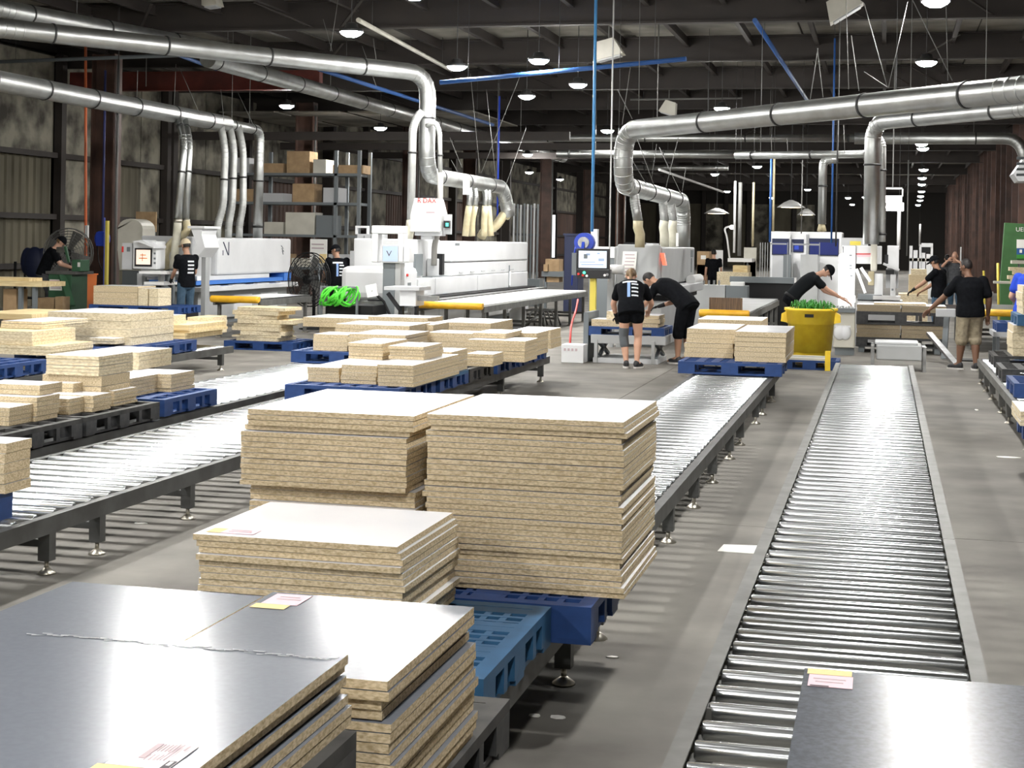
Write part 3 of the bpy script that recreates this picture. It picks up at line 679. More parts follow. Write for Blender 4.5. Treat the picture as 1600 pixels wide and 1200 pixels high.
# infeed chute, white
p = B(294, 357, 313, 402, 28.7, .8)
t = thing('infeed_chute', 'white funnel-shaped chute above the man in the tan cap', 'machine', (p[0] + .1, 28.9, 0))
MB().prism([(p[0], p[5]), (p[1], p[5]), (p[1] - .02, p[5] - .12), (p[1] + .06, p[4] + .2), (p[1] - .1, p[4]), (p[0] + .02, p[4]), (p[0] + .12, p[4] + .3)], 28.8, 29.5, 'y').build('chute', 'machine_white', t)
bx(t, 'collar', 'machine_white', p[0] - .05, p[1] + .06, 28.75, 29.55, p[5], p[5] + .05)
bx(t, 'column', 'machine_grey', p[0] + .2, p[1] - .15, 29.1, 29.3, 0, p[4])
# operator console
Yc = 28.4
t = thing('operator_console', 'white operator console with framed screen and keyboard shelf at left', 'console', (atY(228, 400, Yc).x, Yc + .3, 0))
pb(t, 'housing', 'machine_white', 207, 377, 245, 420, Yc, .4, .02)
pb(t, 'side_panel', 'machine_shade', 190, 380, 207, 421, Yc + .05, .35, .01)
pb(t, 'screen_frame', 'screen_frame', 210, 388, 237.5, 416, Yc - .015, .014)
s_ = pb(t, 'screen', 'screen_warm', 212.5, 390.5, 235, 413, Yc - .02, .004)
pb(s_, 'diagram', 'orange', 219, 398, 228, 399, Yc - .023, .002); pb(s_, 'diagram', 'orange', 217, 403, 230, 404, Yc - .023, .002); pb(s_, 'diagram', 'orange', 222, 396, 223, 408, Yc - .023, .002)
q = MB(); a, b = atY(214, 377, Yc), atY(249, 384, Yc); q.prism([(a.x, a.z), (a.x + .25, a.z + .03), (b.x, b.z), (b.x, b.z - .05), (a.x + .2, a.z - .02)], Yc - .25, Yc + .3, 'y'); q.build('sun_visor', 'machine_white', t)
for (x, y) in ((241.5, 396), (241.5, 404), (241.5, 411)): pb(t, 'button', 'slate', x - 1.5, y - 1.5, x + 1.5, y + 1.5, Yc - .012, .012)
pb(t, 'keyboard_shelf', 'white_paint', 217, 424.5, 261, 427.5, Yc - .5, .6)
pb(t, 'stem', 'machine_grey', 214, 427, 222, 446, Yc - .1, .15); pb(t, 'stem', 'machine_grey', 247, 427, 252, 446, Yc - .1, .15)
pb(t, 'lower_shelf', 'white_paint', 225, 441, 256, 445, Yc - .5, .6); pb(t, 'pedestal', 'slate', 214, 446, 252, 500, Yc - .05, .4, z0=0)
pb(t, 'warning_label', 'red', 190, 385, 193, 394, Yc + .04, .008); pb(t, 'warning_label', 'slate', 198, 386, 203, 393, Yc + .04, .008)
# rounded cream cover behind it
a, b = atY(183, 422, 31), atY(223, 342, 31)
t = thing('dust_cover', 'tall cream rounded cover standing behind the operator console', 'machine', ((a.x + b.x) / 2, 31.3, 0))
w = b.x - a.x; pts = [(a.x + w * .1, a.z), (a.x, a.z + .45), (a.x, b.z - .2)] + [(a.x + w / 2 - w / 2 * math.cos(k * math.pi / 10), b.z - .22 + .22 * math.sin(k * math.pi / 10)) for k in range(11)] + [(b.x, a.z + .45), (b.x, a.z)]
MB().prism(pts, 31.0, 31.6, 'y').build('cover', 'machine_cream', t, .03)
bx(t, 'plinth', 'slate', a.x + .1, b.x - .05, 31.05, 31.55, 0, a.z)
# scrap saw with green body, orange bin
Yg = 30.6
a, b = atY(74, 428, Yg), atY(113, 490, Yg)
t = thing('green_workbench', 'dark green machine cabinet with white notice, worked by the leaning person', 'machine', ((a.x + b.x) / 2, Yg + .4, 0))
pb(t, 'cabinet', 'green_paint', 75, 428, 112, 478, Yg, .7, .01, z0=.0)
pb(t, 'work_top', 'galv_rail', 71, 424.5, 118, 428, Yg - .03, .8)
pb(t, 'notice', 'paper', 77, 437, 97, 453.5, Yg - .006, .005); pb(t, 'notice_heading', 'paper_pink', 78, 438, 96, 442, Yg - .009, .003)
for k in range(4): pb(t, 'notice_line', 'ink_soft', 79, 444 + 2 * k, 95, 444.8 + 2 * k, Yg - .008, .002)
pb(t, 'gear_box', 'green_paint', 112, 406, 126, 424, Yg + .1, .4, .01); pb(t, 'arrow_label', 'paper', 121, 410, 125, 417, Yg + .09, .01)
MB().bar(atY(97, 430, Yg - .02), atY(112, 478, Yg - .3), .16, .05).build('brace', 'green_paint', t)
pb(t, 'blade_guard', 'steel', 88, 386, 103, 394, Yg + .3, .05); MB().bar(atY(102, 385, Yg + .3), atY(108, 410, Yg + .3), .05).build('guard_arm', 'green_paint', t)
t = thing('orange_bin', 'bright orange bin beside the dark green machine cabinet', 'bin', (atY(122, 478, 32.4).x, 32.6, 0))
q = B(117, 430, 135, 474, 32.4, .5); q = list(q); q[4] = .0
m_ = MB(); m_.prism([(q[0] + .05, 0), (q[1] - .05, 0), (q[1], q[5]), (q[0], q[5])], 32.4, 32.9, 'y'); m_.build('body', 'orange', t)
bx(t, 'rim', 'orange', q[0] - .02, q[1] + .02, 32.38, 32.92, q[5], q[5] + .03)
# big fan guard against the wall
def fan(label, c, r, face, pole=None, m_='mesh_grey', rings=9, base=True, name='pedestal_fan'):
    t = thing(name, label, 'fan', (c[0], c[1], 0)); c = Vector(c); f = Vector(face).normalized(); u = f.cross(Vector((0, 0, 1))).normalized(); v = u.cross(f)
    for k in range(rings):
        rr = r * (k + 1) / rings; dd = .10 * (1 - (rr / r) ** 2) if k < rings - 1 else 0
        for sgn in (1, -1):
            pts = [c + f * sgn * (.06 + dd) + (u * math.cos(a * math.pi / 12) + v * math.sin(a * math.pi / 12)) * rr for a in range(25)]
            MB().tube(pts, .006 if k < rings - 1 else .012, 5, caps=False).build('guard_ring', m_, t)
    for a in range(16):
        d = u * math.cos(a * math.pi / 8) + v * math.sin(a * math.pi / 8)
        MB().tube([c + f * .16 + d * .05, c + f * .13 + d * r * .5, c + f * .06 + d * r], .006, 5).build('guard_spoke', m_, t)
    for a in range(4):
        ang = a * math.pi / 2 + .4; d = u * math.cos(ang) + v * math.sin(ang); e = u * -math.sin(ang) + v * math.cos(ang)
        MB().add([c + d * .06 - e * .05, c + d * .06 + e * .05 + f * .03, c + d * r * .9 + e * .17 + f * .05, c + d * r * .9 - e * .12 - f * .03], [(0, 1, 2, 3)]).build('blade', 'mesh_grey', t)
    MB().tube([c - f * .2, c + f * .1], .09, 14).build('motor', 'rubber', t)
    p0 = c - f * .15
    MB().cyl((p0.x, p0.y, .03), p0, .035, 10).build('pole', 'rubber', t)
    MB().lathe((p0.x, p0.y, 0), [(.3, 0), (.3, .02), (.06, .05), (.04, .1)], 20).build('base', 'rubber', t)
    return t
p = atY(107, 395, 32.9); fan('large grey wire fan behind the green machine at left', p, .58, (.2, -1, 0))
p = atY(483, 437, 29.9); fan('big black pedestal fan standing before the white machines', p, .56, (-.45, -1, 0), m_='rubber')
# yellow-topped roller tables
def ytable(label, x0, x1, y, ln, top_m, name='outfeed_table', zt=.75, left=None):
    t = thing(name, label, 'table', ((x0 + x1) / 2, y, 0), 'outfeed tables with yellow rollers')
    MB().tube([(x0, y, zt - .02), (x0 + .02, y, zt - .02), (x1 - .02, y, zt - .02), (x1, y, zt - .02)], [.05, .065, .065, .05], 14).build('yellow_roller', 'yellow_paint', t)
    bx(t, 'yellow_bar', 'yellow_paint', x0 + .01, x1 - .01, y + .06, y + .12, zt - .06, zt + .035, .01)
    bx(t, 'belt', top_m, x0 + .03, x1 - .03, y + .13, y + ln, zt - .03, zt)
    for x in (x0, x1 - .05): bx(t, 'side_rail', 'galv_rail', x, x + .05, y + .1, y + ln, zt - .14, zt - .031)
    n = max(2, int(ln / 1.5) + 1)
    for k in range(n):
        yy = y + .25 + k * (ln - .5) / (n - 1)
        for x in (x0 + .02, x1 - .08):
            l = bx(t, 'leg', 'galv_rail', x, x + .06, yy, yy + .06, .02, zt - .141); bx(l, 'foot', 'bolt', x - .02, x + .08, yy - .02, yy + .08, 0, .02)
        bx(t, 'cross_brace', 'galv_rail', x0 + .08, x1 - .08, yy + .01, yy + .05, .2, .25)
    return t
ytable('long belt table with yellow front roller before the big white machine', -8.15, -6.9, 26.3, 9.8, 'white_paint')
ytable('short roller table with yellow front roller at the blue-striped machine', -12.15, -11.2, 26.4, 2.7, 'steel')
ytable('outfeed table with yellow front roller and a brown panel, centre right', -3.05, -2.2, 26.1, 7.5, 'machine_grey')
ytable('roller table with yellow bar behind the man in khaki shorts', 1.55, 2.9, 29.5, 4.0, 'steel')
q = B(1109, 461, 1161, 474.5, 26.4, .02); o = MB().box(q[0], q[1], 26.30, 26.34, .786, .99).build('brown_board', 'brown_face'); tag(o, 'dark brown wood panel standing on the yellow roller table', 'board')
# big white machine
MX, MY0, MY1 = -9.1, 28.4, 39.2
t = thing('panel_processing_machine', 'long white machine with hinged hoods and silver drop pipes, left of centre', 'machine', (MX - .7, 33, 0))
yh = atX(706, 400, MX).y
bx(t, 'hood', 'machine_white', MX - 1.3, MX, yh, MY1, 1.42, 1.88, .03); bx(t, 'hood_flap', 'machine_white', MX - 1.3, MX - .01, yh + .01, MY1 - .01, 1.12, 1.405, .02)
bx(t, 'front_hood', 'machine_white', MX - 1.3, MX - .25, MY0 + .9, yh - .02, .98, 1.9, .03)
bx(t, 'frame_opening', 'slate', MX - .26, MX - .2, MY0 + 1.6, MY0 + 2.1, 1.15, 1.6)
bx(t, 'lower_cover', 'machine_white', MX - 1.25, MX + .04, MY0 + 1.0, MY1 - .1, .74, 1.11, .02)
bx(t, 'end_cover', 'machine_white', MX - 1.25, MX + .06, MY0, MY0 + .98, .72, 1.35, .12)
bx(t, 'track', 'steel', MX - .6, MX + .45, MY0 - .6, MY1 + .3, .60, .70)
bx(t, 'track_edge', 'rubber', MX - .5, MX + .2, MY0 - .5, MY1 + .2, .705, .735)
bx(t, 'track_cover', 'machine_white', MX - .6, MX + .3, MY0 - .5, MY1, .50, .595)
bx(t, 'body', 'machine_white', MX - 1.2, MX + .1, MY0, MY1 - .2, .12, .495, .02); bx(t, 'base', 'slate', MX - 1.15, MX, MY0 + .1, MY1 - .3, 0, .119)
for k in range(6): bx(t, 'hood_handle', 'machine_shade', MX, MX + .02, yh + .6 + k * .95, yh + .9 + k * .95, 1.18, 1.2)
bx(t, 'access_rod', 'slate', MX + .04, MX + .06, MY1 - 2.2, MY1 - 2.15, .75, 1.3); bx(t, 'rod_cover', 'white_paint', MX + .06, MX + .09, MY1 - 2.2, MY1 - 2.1, .8, 1.15)
bx(t, 'nameplate', 'slate', MX, MX + .004, yh + .25, yh + .6, 1.78, 1.83)
for k in range(5): bx(t, 'lower_panel', 'machine_white', MX + .1, MX + .115, MY0 + .3 + k * 2.0, MY0 + 2.2 + k * 2.0, .15, .48)
bx(t, 'control_recess', 'slate', MX + .06, MX + .066, MY0 + .25, MY0 + .45, .95, 1.05); bx(t, 'cover_slot', 'slate', MX + .06, MX + .066, MY0 + .6, MY0 + .85, .8, .83)
MB().cyl((MX + .06, MY0 + .18, 1.2), (MX + .09, MY0 + .18, 1.2), .03, 12).build('red_button', 'red', t); bx(t, 'seam', 'machine_shade', MX + .041, MX + .045, MY0 + 2.2, MY0 + 2.23, .76, 1.1); bx(t, 'seam', 'machine_shade', MX + .041, MX + .045, MY0 + 5.6, MY0 + 5.63, .76, 1.1)
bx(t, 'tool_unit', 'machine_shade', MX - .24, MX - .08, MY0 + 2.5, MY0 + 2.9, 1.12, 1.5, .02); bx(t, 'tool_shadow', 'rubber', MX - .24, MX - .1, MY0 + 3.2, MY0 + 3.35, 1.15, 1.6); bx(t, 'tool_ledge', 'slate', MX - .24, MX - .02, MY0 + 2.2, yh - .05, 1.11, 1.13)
# control gantry of that machine
Yk = 27.0
t = thing('control_gantry', 'white square arch holding a small blue screen beside the white machine', 'console', (atY(606, 440, Yk).x, Yk + .2, 0))
pb(t, 'arch_top', 'machine_white', 580, 353, 630, 365, Yk, .3, .02); pb(t, 'arch_side', 'machine_white', 580, 365, 590.5, 410, Yk, .3, .02); pb(t, 'arch_side', 'machine_white', 620.5, 365, 630, 410, Yk, .3, .02)
pb(t, 'sloping_leg', 'machine_white', 630, 384, 640, 410, Yk, .3, .02)
fr = pb(t, 'screen_frame', 'machine_shade', 596.5, 383, 623, 410.5, Yk - .02, .08, .01); s_ = pb(fr, 'screen', 'screen_blue', 598, 385, 621.5, 408, Yk - .026, .005)
m_ = MB(); c = atY(608.5, 396, Yk); m_.prism([(c.x - .055, c.z + .05), (c.x - .035, c.z + .05), (c.x + .002, c.z - .02), (c.x + .04, c.z + .05), (c.x + .055, c.z + .05), (c.x + .002, c.z - .055)], Yk - .03, Yk - .0265, 'y'); m_.build('screen_emblem', 'ink', fr)
pb(t, 'pedestal', 'slate', 598, 411, 617, 445, Yk + .05, .2, z0=0); pb(t, 'cabinet', 'machine_grey', 617, 411, 626, 447, Yk + .05, .25, z0=0)
# white hopper with red lettering
Yh = 30.2
a, b = atY(640, 362, Yh), atY(687, 310, Yh)
t = thing('white_hopper', 'bright white upright box with red lettering over the white machine', 'machine', ((a.x + b.x) / 2, Yh + .3, 1.8))
MB().prism([(a.x, a.z), (b.x, a.z), (b.x + .04, (a.z + b.z) / 2), (b.x - .06, b.z), (a.x + .08, b.z), (a.x, (a.z + b.z) / 2)], Yh, Yh + .5, 'y').build('box', 'white_paint', t, .02)
pb(t, 'support', 'machine_shade', 648, 361, 690, 368, Yh + .1, .3); bx(t, 'post', 'machine_shade', a.x + .2, b.x - .2, Yh + .15, Yh + .35, 1.9, a.z)
u = Vector((1, 0, 0)); p = atY(652, 316.5, Yh - .004); text(t, 'red_lettering', 'R DAX', 'red', p, u, (0, 0, 1), .135)
pb(t, 'grey_script', 'ink_soft', 666, 330.5, 679, 333, Yh - .004, .003)
pb(t, 'signal_lamp_box', 'screen_frame', 693, 345, 702, 356, Yh + .1, .1); pb(t, 'green_lamp', 'led_green', 696.5, 348.5, 700.5, 353.5, Yh + .09, .01); pb(t, 'lamp_post', 'machine_shade', 693, 335, 705, 366, Yh + .21, .08)
# tall grey wire-fronted locker left of the gantry
Yl = 31
t = thing('guard_locker', 'tall pale locker with wire front left of the white arch', 'cabinet', (atY(572, 440, Yl).x, Yl + .3, 0))
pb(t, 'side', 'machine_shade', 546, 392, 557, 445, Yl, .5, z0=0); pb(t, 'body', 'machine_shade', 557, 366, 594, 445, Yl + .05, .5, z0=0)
for y in (378, 399, 420, 440): pb(t, 'cross_wire', 'slate', 558, y, 593, y + 1.2, Yl + .02, .03)
for x in (568, 578.5, 588): pb(t, 'upright_wire', 'slate', x, 368, x + .6, 444, Yl + .03, .02)
pb(t, 'top_frame', 'machine_white', 555, 353, 575, 356, Yl + .05, .1); pb(t, 'top_frame_post', 'machine_white', 555, 356, 557.5, 366, Yl + .05, .1); pb(t, 'top_frame_post', 'machine_white', 572.5, 356, 575, 366, Yl + .05, .1)
# hose reel bench with lime green coil
Yb = 26.2
t = thing('black_crate', 'black crate with ragged rim below the lime green hose coil', 'crate', (atY(556, 480, Yb).x, Yb + .4, 0))
pb(t, 'tub', 'rubber', 508, 478, 582, 492, Yb, .8, .01, z0=.05); pb(t, 'stand', 'slate', 512, 492, 578, 520, Yb + .1, .6, z0=0)
t = thing('hose_coil', 'bright lime green spiral hose hanging in loops', 'hose', atY(530, 462, Yb - .2))
c = atY(530, 463, Yb - .2); rnd = random.Random(5)
for k in range(13):
    x = c.x - .24 + .04 * k; tl = rnd.uniform(-1.6, 1.6); ra = rnd.uniform(.10, .18); x += rnd.uniform(-.04, .04)
    pts = [(x + .13 * math.sin(a * math.pi / 8 + tl), c.y + .12 * math.cos(a * math.pi / 8), c.z + ra * math.sin(a * math.pi / 8)) for a in range(17)]
    MB().tube(pts, .019, 7, caps=False).build('coil', 'lime', t)
bx(t, 'bar', 'slate', c.x - .36, c.x + .36, c.y - .015, c.y + .015, c.z + .15, c.z + .18); bx(t, 'post', 'slate', c.x - .36, c.x - .32, c.y - .02, c.y + .02, 0, c.z + .16); bx(t, 'post', 'slate', c.x + .32, c.x + .36, c.y - .02, c.y + .02, 0, c.z + .16)
t = thing('tilted_monitor', 'small white tilted screen on a bent arm right of the hose coil', 'screen', (atY(581, 455, 26.6).x, 26.7, 0))
c = atY(581, 454, 26.6); MB().obox(c, (.10, 0, .02), (0, .015, 0), (-.03, .02, .11)).build('panel', 'white_paint', t); MB().tube([c, c + Vector((.2, .1, -.2)), c + Vector((.35, .1, -.5)), (c.x + .35, c.y + .1, .02)], .025, 8).build('arm', 'rubber', t); bx(t, 'foot', 'rubber', c.x + .15, c.x + .55, c.y - .05, c.y + .25, 0, .03)
# small white work table with black trestle
t = thing('feed_bench', 'white bench block on black trestle legs near the white machine', 'table', (atY(642, 470, 25.5).x, 25.7, 0))
pb(t, 'block', 'machine_white', 624, 453, 650, 478, 25.5, .5, .01); pb(t, 'top_plate', 'machine_shade', 600, 449, 655, 453, 25.4, .7)
pb(t, 'leg', 'rubber', 622, 478, 629, 500, 25.6, .1, z0=0); pb(t, 'leg', 'rubber', 647, 478, 652, 500, 25.6, .1, z0=0); MB().bar(atY(606, 458, 25.6), atY(625, 484, 25.6), .06).build('strut', 'rubber', t); pb(t, 'air_cylinder', 'steel', 652, 463, 684, 470, 25.6, .1)
# ------------------------------------------------------------------ centre: grey machine, operator screen, lift table
CX, CY0, CY1 = -4.0, 27.9, 33.2
t = thing('grey_machine', 'light grey machine with sloping front behind the two bending workers', 'machine', (CX - .4, 30, 0))
bx(t, 'side_hood', 'machine_grey', CX - .9, CX, CY0 + .35, CY1, 1.12, 1.83, .03)
MB().prism([(CY0 - .25, 1.0), (CY0 + .34, 1.0), (CY0 + .34, 1.87), (CY0 + .12, 1.87)], CX - .8, CX - .02, 'x').build('front_hood', 'machine_grey', t, .02)
bx(t, 'top_box', 'machine_white', CX - .75, CX - .2, CY0 + .5, CY0 + 1.3, 1.83, 1.9); bx(t, 'top_vent', 'rubber', CX - .7, CX - .3, CY0 + .2, CY0 + .34, 1.872, 1.91)
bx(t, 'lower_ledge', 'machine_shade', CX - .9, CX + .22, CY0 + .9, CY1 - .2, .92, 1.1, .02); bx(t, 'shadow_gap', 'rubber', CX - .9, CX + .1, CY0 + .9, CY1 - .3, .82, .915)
bx(t, 'body', 'machine_grey', CX - .85, CX + .05, CY0, CY1 - .3, .1, .815); bx(t, 'base', 'slate', CX - .8, CX, CY0 + .1, CY1 - .4, 0, .099)
MB().tube([(CX + .12, CY1 - 1.6, 1.16), (CX + .12, CY1 - .1, 1.16)], .10, 14).build('white_roll', 'white_paint', t)
e = MB(); e.obox((CX - .55, CY0 - .075, 1.5), (.13, 0, 0), (0, .004, .0016), (0, .1, .24)); e.build('notice_sheet', 'paper', t)
for k in range(7): MB().obox((CX - .55 + .01 * (k % 3), CY0 - .083 + .027 * (k - 3), 1.495 + .062 * (k - 3)), (.09, 0, 0), (0, .002, 0), (0, .004, .009)).build('notice_line', 'ink_soft', t)
MB().prism([(CX - .02, 1.72), (CX + .05, 1.72), (CX + .10, 1.5), (CX + .03, 1.5)], CY0 + .2, CY0 + .3, 'y').build('red_tag', 'tag_red_glow', t)  # red tag glows by its own emission though it is no lamp
bx(t, 'door_window', 'slate', CX, CX + .01, CY1 - .65, CY1 - .25, 1.62, 1.77); bx(t, 'door_handle', 'slate', CX, CX + .015, CY1 - .6, CY1 - .57, 1.3, 1.6)
t2_ = thing('paper_roll_box', 'white cylinder drum left of the grey machine front', 'drum', (atY(958, 470, 27.6).x, 27.8, 0))
a, b = atY(950, 421, 27.6), atY(975, 421, 27.6); MB().tube([a, b], .085, 16).build('drum', 'white_paint', t2_); bx(t2_, 'stand', 'machine_grey', a.x, a.x + .12, 27.55, 27.65, 0, a.z - .08); bx(t2_, 'stand', 'machine_grey', b.x - .12, b.x, 27.55, 27.65, 0, a.z - .08)
t = thing('white_cabinet', 'white cabinet block behind the operator screen', 'cabinet', (atY(950, 420, 34).x, 34.3, 0)); pb(t, 'body', 'machine_white', 918, 386, 972, 402, 34, .6); pb(t, 'stand', 'slate', 920, 402, 970, 450, 34.05, .5, z0=0); pb(t, 'column', 'white_paint', 923, 358, 933, 386, 34.1, .2)
# operator screen
Yo = 26.0
t = thing('operator_terminal', 'black framed wide operator screen over a button panel, centre', 'console', (atY(927, 440, Yo).x, Yo + .1, 0))
fr = pb(t, 'screen_frame', 'screen_frame', 901, 389, 952.5, 421, Yo, .08, .006); s_ = pb(fr, 'screen', 'screen_white', 904, 392.5, 948, 418, Yo - .006, .005)
for (x0, y0, x1, y1) in ((912, 397, 918, 404), (916, 396, 922, 399), (906, 409, 930, 409.8), (933, 395, 937, 397), (908, 413, 943, 413.8), (935, 404, 944, 408)): pb(fr, 'screen_mark', 'slate' if x0 == 912 else 'screen_dim', x0, y0, x1, y1, Yo - .009, .003)
pn = pb(t, 'button_panel', 'screen_frame', 901, 421.5, 952.5, 434.5, Yo - .05, .2, .006)
for (x, y, m_) in ((904, 428, 'red'), (913, 426, 'led_green'), (911, 430, 'red'), (917, 431, 'white_paint'), (945, 430, 'white_paint'), (949, 429, 'steel')):
    c = atY(x, y, Yo - .05); MB().cyl((c.x, c.y + .005, c.z), (c.x, c.y - .02, c.z), .022, 12).build('button', m_, pn)
pb(t, 'yellow_post', 'yellow_pole', 921, 435, 931, 480, Yo + .02, .1, z0=0); pb(t, 'arm', 'slate', 893, 395, 901, 430, Yo + .02, .05)
t = thing('hose_reel', 'bright blue hose reel above the operator screen', 'reel', atY(914, 380, Yo + .3))
c = atY(914, 379, Yo + .3); MB().tube([c + Vector((0, -.12, 0)), c + Vector((0, .12, 0))], .17, 18).build('drum', 'reel_blue', t); MB().tube([c + Vector((0, -.15, 0)), c + Vector((0, -.12, 0))], .10, 14).build('hub', 'steel', t)
MB().tube(round_path([c + Vector((-.15, 0, .02)), c + Vector((-.2, 0, -.3)), c + Vector((-.22, 0, -.75))], .1), .016, 6).build('hose', 'reel_blue', t); MB().bar((c.x, Yo + .06, 1.72), (c.x, Yo + .17, c.z), .05).build('bracket', 'reel_blue', t)
# lift table with pallet and pieces
Yt = 23.9
a, b = atY(924, 530, Yt), atY(1038, 530, Yt)
t = thing('lift_table', 'grey scissor lift table carrying a blue pallet beside the bending woman', 'table', ((a.x + b.x) / 2, Yt + .5, 0))
pb(t, 'platform', 'machine_grey', 923, 526, 1040, 536, Yt, 1.1, .005); bx(t, 'skirt', 'machine_shade', a.x + .02, b.x - .02, Yt + .05, Yt + 1.0, .33, .40)
for x in (a.x + .05, b.x - .2):
    MB().bar((x + .05, Yt + .1, .08), (x + .05, Yt + 1.0, .33), .05).build('scissor_arm', 'slate', t); MB().bar((x + .05, Yt + .1, .33), (x + .05, Yt + 1.0, .08), .05).build('scissor_arm', 'slate', t)
    bx(t, 'leg', 'machine_grey', x, x + .05, Yt - .02, Yt + .03, 0, .36)
bx(t, 'base', 'machine_shade', a.x + .03, b.x - .1, Yt, Yt + 1.0, .0, .075); bx(t, 'end_plate', 'slate', a.x - .15, a.x - .07, Yt + .1, Yt + 1.0, 0, .78)
zt_ = atY(980, 526, Yt).z + .001
pallet('blue pallet on the grey lift table between the two bending workers', a.x - .05, Yt + .02, zt_, 1.2, 1.0)
G = 'pieces being stacked on the lift table'
stack('the pile left of the woman on the lift table', a.x - .02, a.x + .55, Yt + .1, Yt + .7, zt_ + PH, zt_ + PH + .11, 2, group=G); stack('the upper pile left of the woman on the lift table', a.x + .2, a.x + .62, Yt + .2, Yt + .7, zt_ + PH + .111, zt_ + PH + .24, 2, group=G, edge='chip_pale')
stack('the pile between the two bending workers', a.x + .68, a.x + 1.05, Yt + .15, Yt + .8, zt_ + PH, zt_ + PH + .19, 3, group=G, jit=.012)
q = B(877, 539, 912, 551, 23.6, .3); t = thing('white_ledge', 'low white box with grey marks on the floor left of the lift table', 'box', (q[0], 23.6, 0)); bx(t, 'box', 'machine_white', q[0], q[1], 23.6, 23.95, 0, q[5], .01)
for k in range(4): bx(t, 'grey_mark', 'ink_soft', q[0] + .04 + .06 * k, q[0] + .075 + .06 * k, 23.594, 23.6, q[5] - .1, q[5] - .06)
MB().tube(round_path([atY(903, 468, 27), atY(900, 485, 26.5), atY(892, 508, 25.5), (atY(890, 537, 24.6).x, 24.6, .02)], .3), .018, 6).build('cable', 'red', None).__setitem__('label', 'thin reddish cable hanging from the belt table to the floor'); bpy.data.objects['cable']['category'] = 'cable'

# ------------------------------------------------------------------ right: yellow bin, saw, black pallets, cart
bc = (-1.14, 25.15)
t = thing('waste_bin', 'large bright yellow round bin full of green strapping', 'bin', (bc[0], bc[1], 0))
MB().lathe((bc[0], bc[1], 0), [(.0001, .03), (.29, .03), (.30, .05), (.345, .63), (.35, .64), (.385, .65), (.405, .85), (.425, .86), (.425, .90), (.385, .90), (.33, .2), (.0001, .2)], 36).build('body', 'yellow_bin', t)
for s in (-1, 1): MB().prism([(bc[0] + s * .36, .66), (bc[0] + s * .36, .86), (bc[0] + s * .46, .80), (bc[0] + s * .47, .68)], bc[1] - .12, bc[1] + .12, 'y').build('handle', 'yellow_bin', t)
bx(t, 'dark_label', 'rubber', bc[0] - .08, bc[0] + .06, bc[1] - .412, bc[1] - .385, .765, .815)
rnd = random.Random(9); q = MB()
for k in range(150):
    a = rnd.uniform(0, 6.28); r0 = rnd.uniform(.0, .3); x, y = bc[0] + r0 * math.cos(a), bc[1] + r0 * math.sin(a); b = rnd.uniform(0, 6.28); L = rnd.uniform(.1, .3)
    q.tube([(x, y, rnd.uniform(.6, .8)), (x + L * .3 * math.cos(b), y + L * .3 * math.sin(b), .92 + rnd.uniform(0, .12)), (x + L * .7 * math.cos(b), y + L * .7 * math.sin(b), .9 + rnd.uniform(-.05, .06))], .008, 4)
o = q.build('green_strapping', 'strap_green'); tag(o, 'tangled green plastic strapping heaped in the yellow bin', 'strapping', kind='stuff')
t = thing('wood_skid', 'low wooden skid with a yellow corner post before the yellow bin', 'skid', (-1.2, 24.5, 0))
for k, y in enumerate((23.92, 24.4)): bx(t, 'plank', 'machine_cream', -1.6, -.80, y, y + .12, .1455, .18)
bx(t, 'corner_post', 'yellow_bin', -.86, -.78, 23.84, 23.90, .0, .30)
# white saw / machining centre
Ys = 30.5
a, b = atY(1313, 490, Ys), atY(1352, 384, Ys)
t = thing('white_saw', 'tall white saw machine with a red emblem at right of centre', 'machine', ((a.x + b.x) / 2, Ys + .4, 0))
pb(t, 'main_cabinet', 'machine_white', 1314, 384.5, 1337, 480, Ys, .6, .01, z0=0); pb(t, 'head_cabinet', 'machine_white', 1337, 384.5, 1378, 412, Ys + .05, .6, .01)
pb(t, 'upper_box', 'machine_shade', 1314, 372, 1356, 384, Ys + .1, .5); pb(t, 'yellow_label', 'yellow_pole', 1328, 377, 1345, 383, Ys + .09, .01)
p0, p1, p2 = atY(1336.5, 396, Ys + .04), atY(1361, 396, Ys + .04), atY(1341, 402, Ys + .04); p3 = atY(1361, 401, Ys + .04)
MB().prism([(p0.x, p0.z), (p1.x, p1.z), (p3.x, p3.z), (p2.x, p2.z)], Ys + .04, Ys + .048, 'y').build('red_emblem', 'paper_pink', t); MB().prism([(p0.x, p0.z), (p1.x, p1.z), (p1.x, p1.z - .02), (p0.x + .02, p0.z - .02)], Ys + .036, Ys + .04, 'y').build('red_emblem_edge', 'red', t)
for (x, y) in ((1329, 399), (1329, 415), (1329, 419.5), (1330, 431)): pb(t, 'button', 'slate', x - 2, y - 1.2, x + 2, y + 1.2, Ys - .01, .01)
pb(t, 'dial', 'screen_white', 1325.5, 406, 1332, 412, Ys - .01, .01)
pb(t, 'right_column', 'machine_white', 1386, 384, 1405, 420, Ys + .2, .5, .01); pb(t, 'right_column_foot', 'machine_shade', 1384, 420, 1404, 450, Ys + .25, .45); pb(t, 'gap_window', 'screen_frame', 1382, 398, 1388, 412, Ys + .19, .01)
pb(t, 'work_head', 'machine_white', 1366, 428, 1380, 462, Ys + .05, .3, .005); pb(t, 'hand_wheel_box', 'machine_white', 1391, 429, 1400, 464, Ys - .1, .2, .005); pb(t, 'key_switch', 'slate', 1393, 451, 1396, 454, Ys - .105, .005)
MB().bar(atY(1380, 412, Ys - .1), atY(1405, 422, Ys - .1), .45, .04).build('control_arm', 'machine_white', t); pb(t, 'screen_box', 'screen_frame', 1384, 422, 1397, 429, Ys - .05, .2)
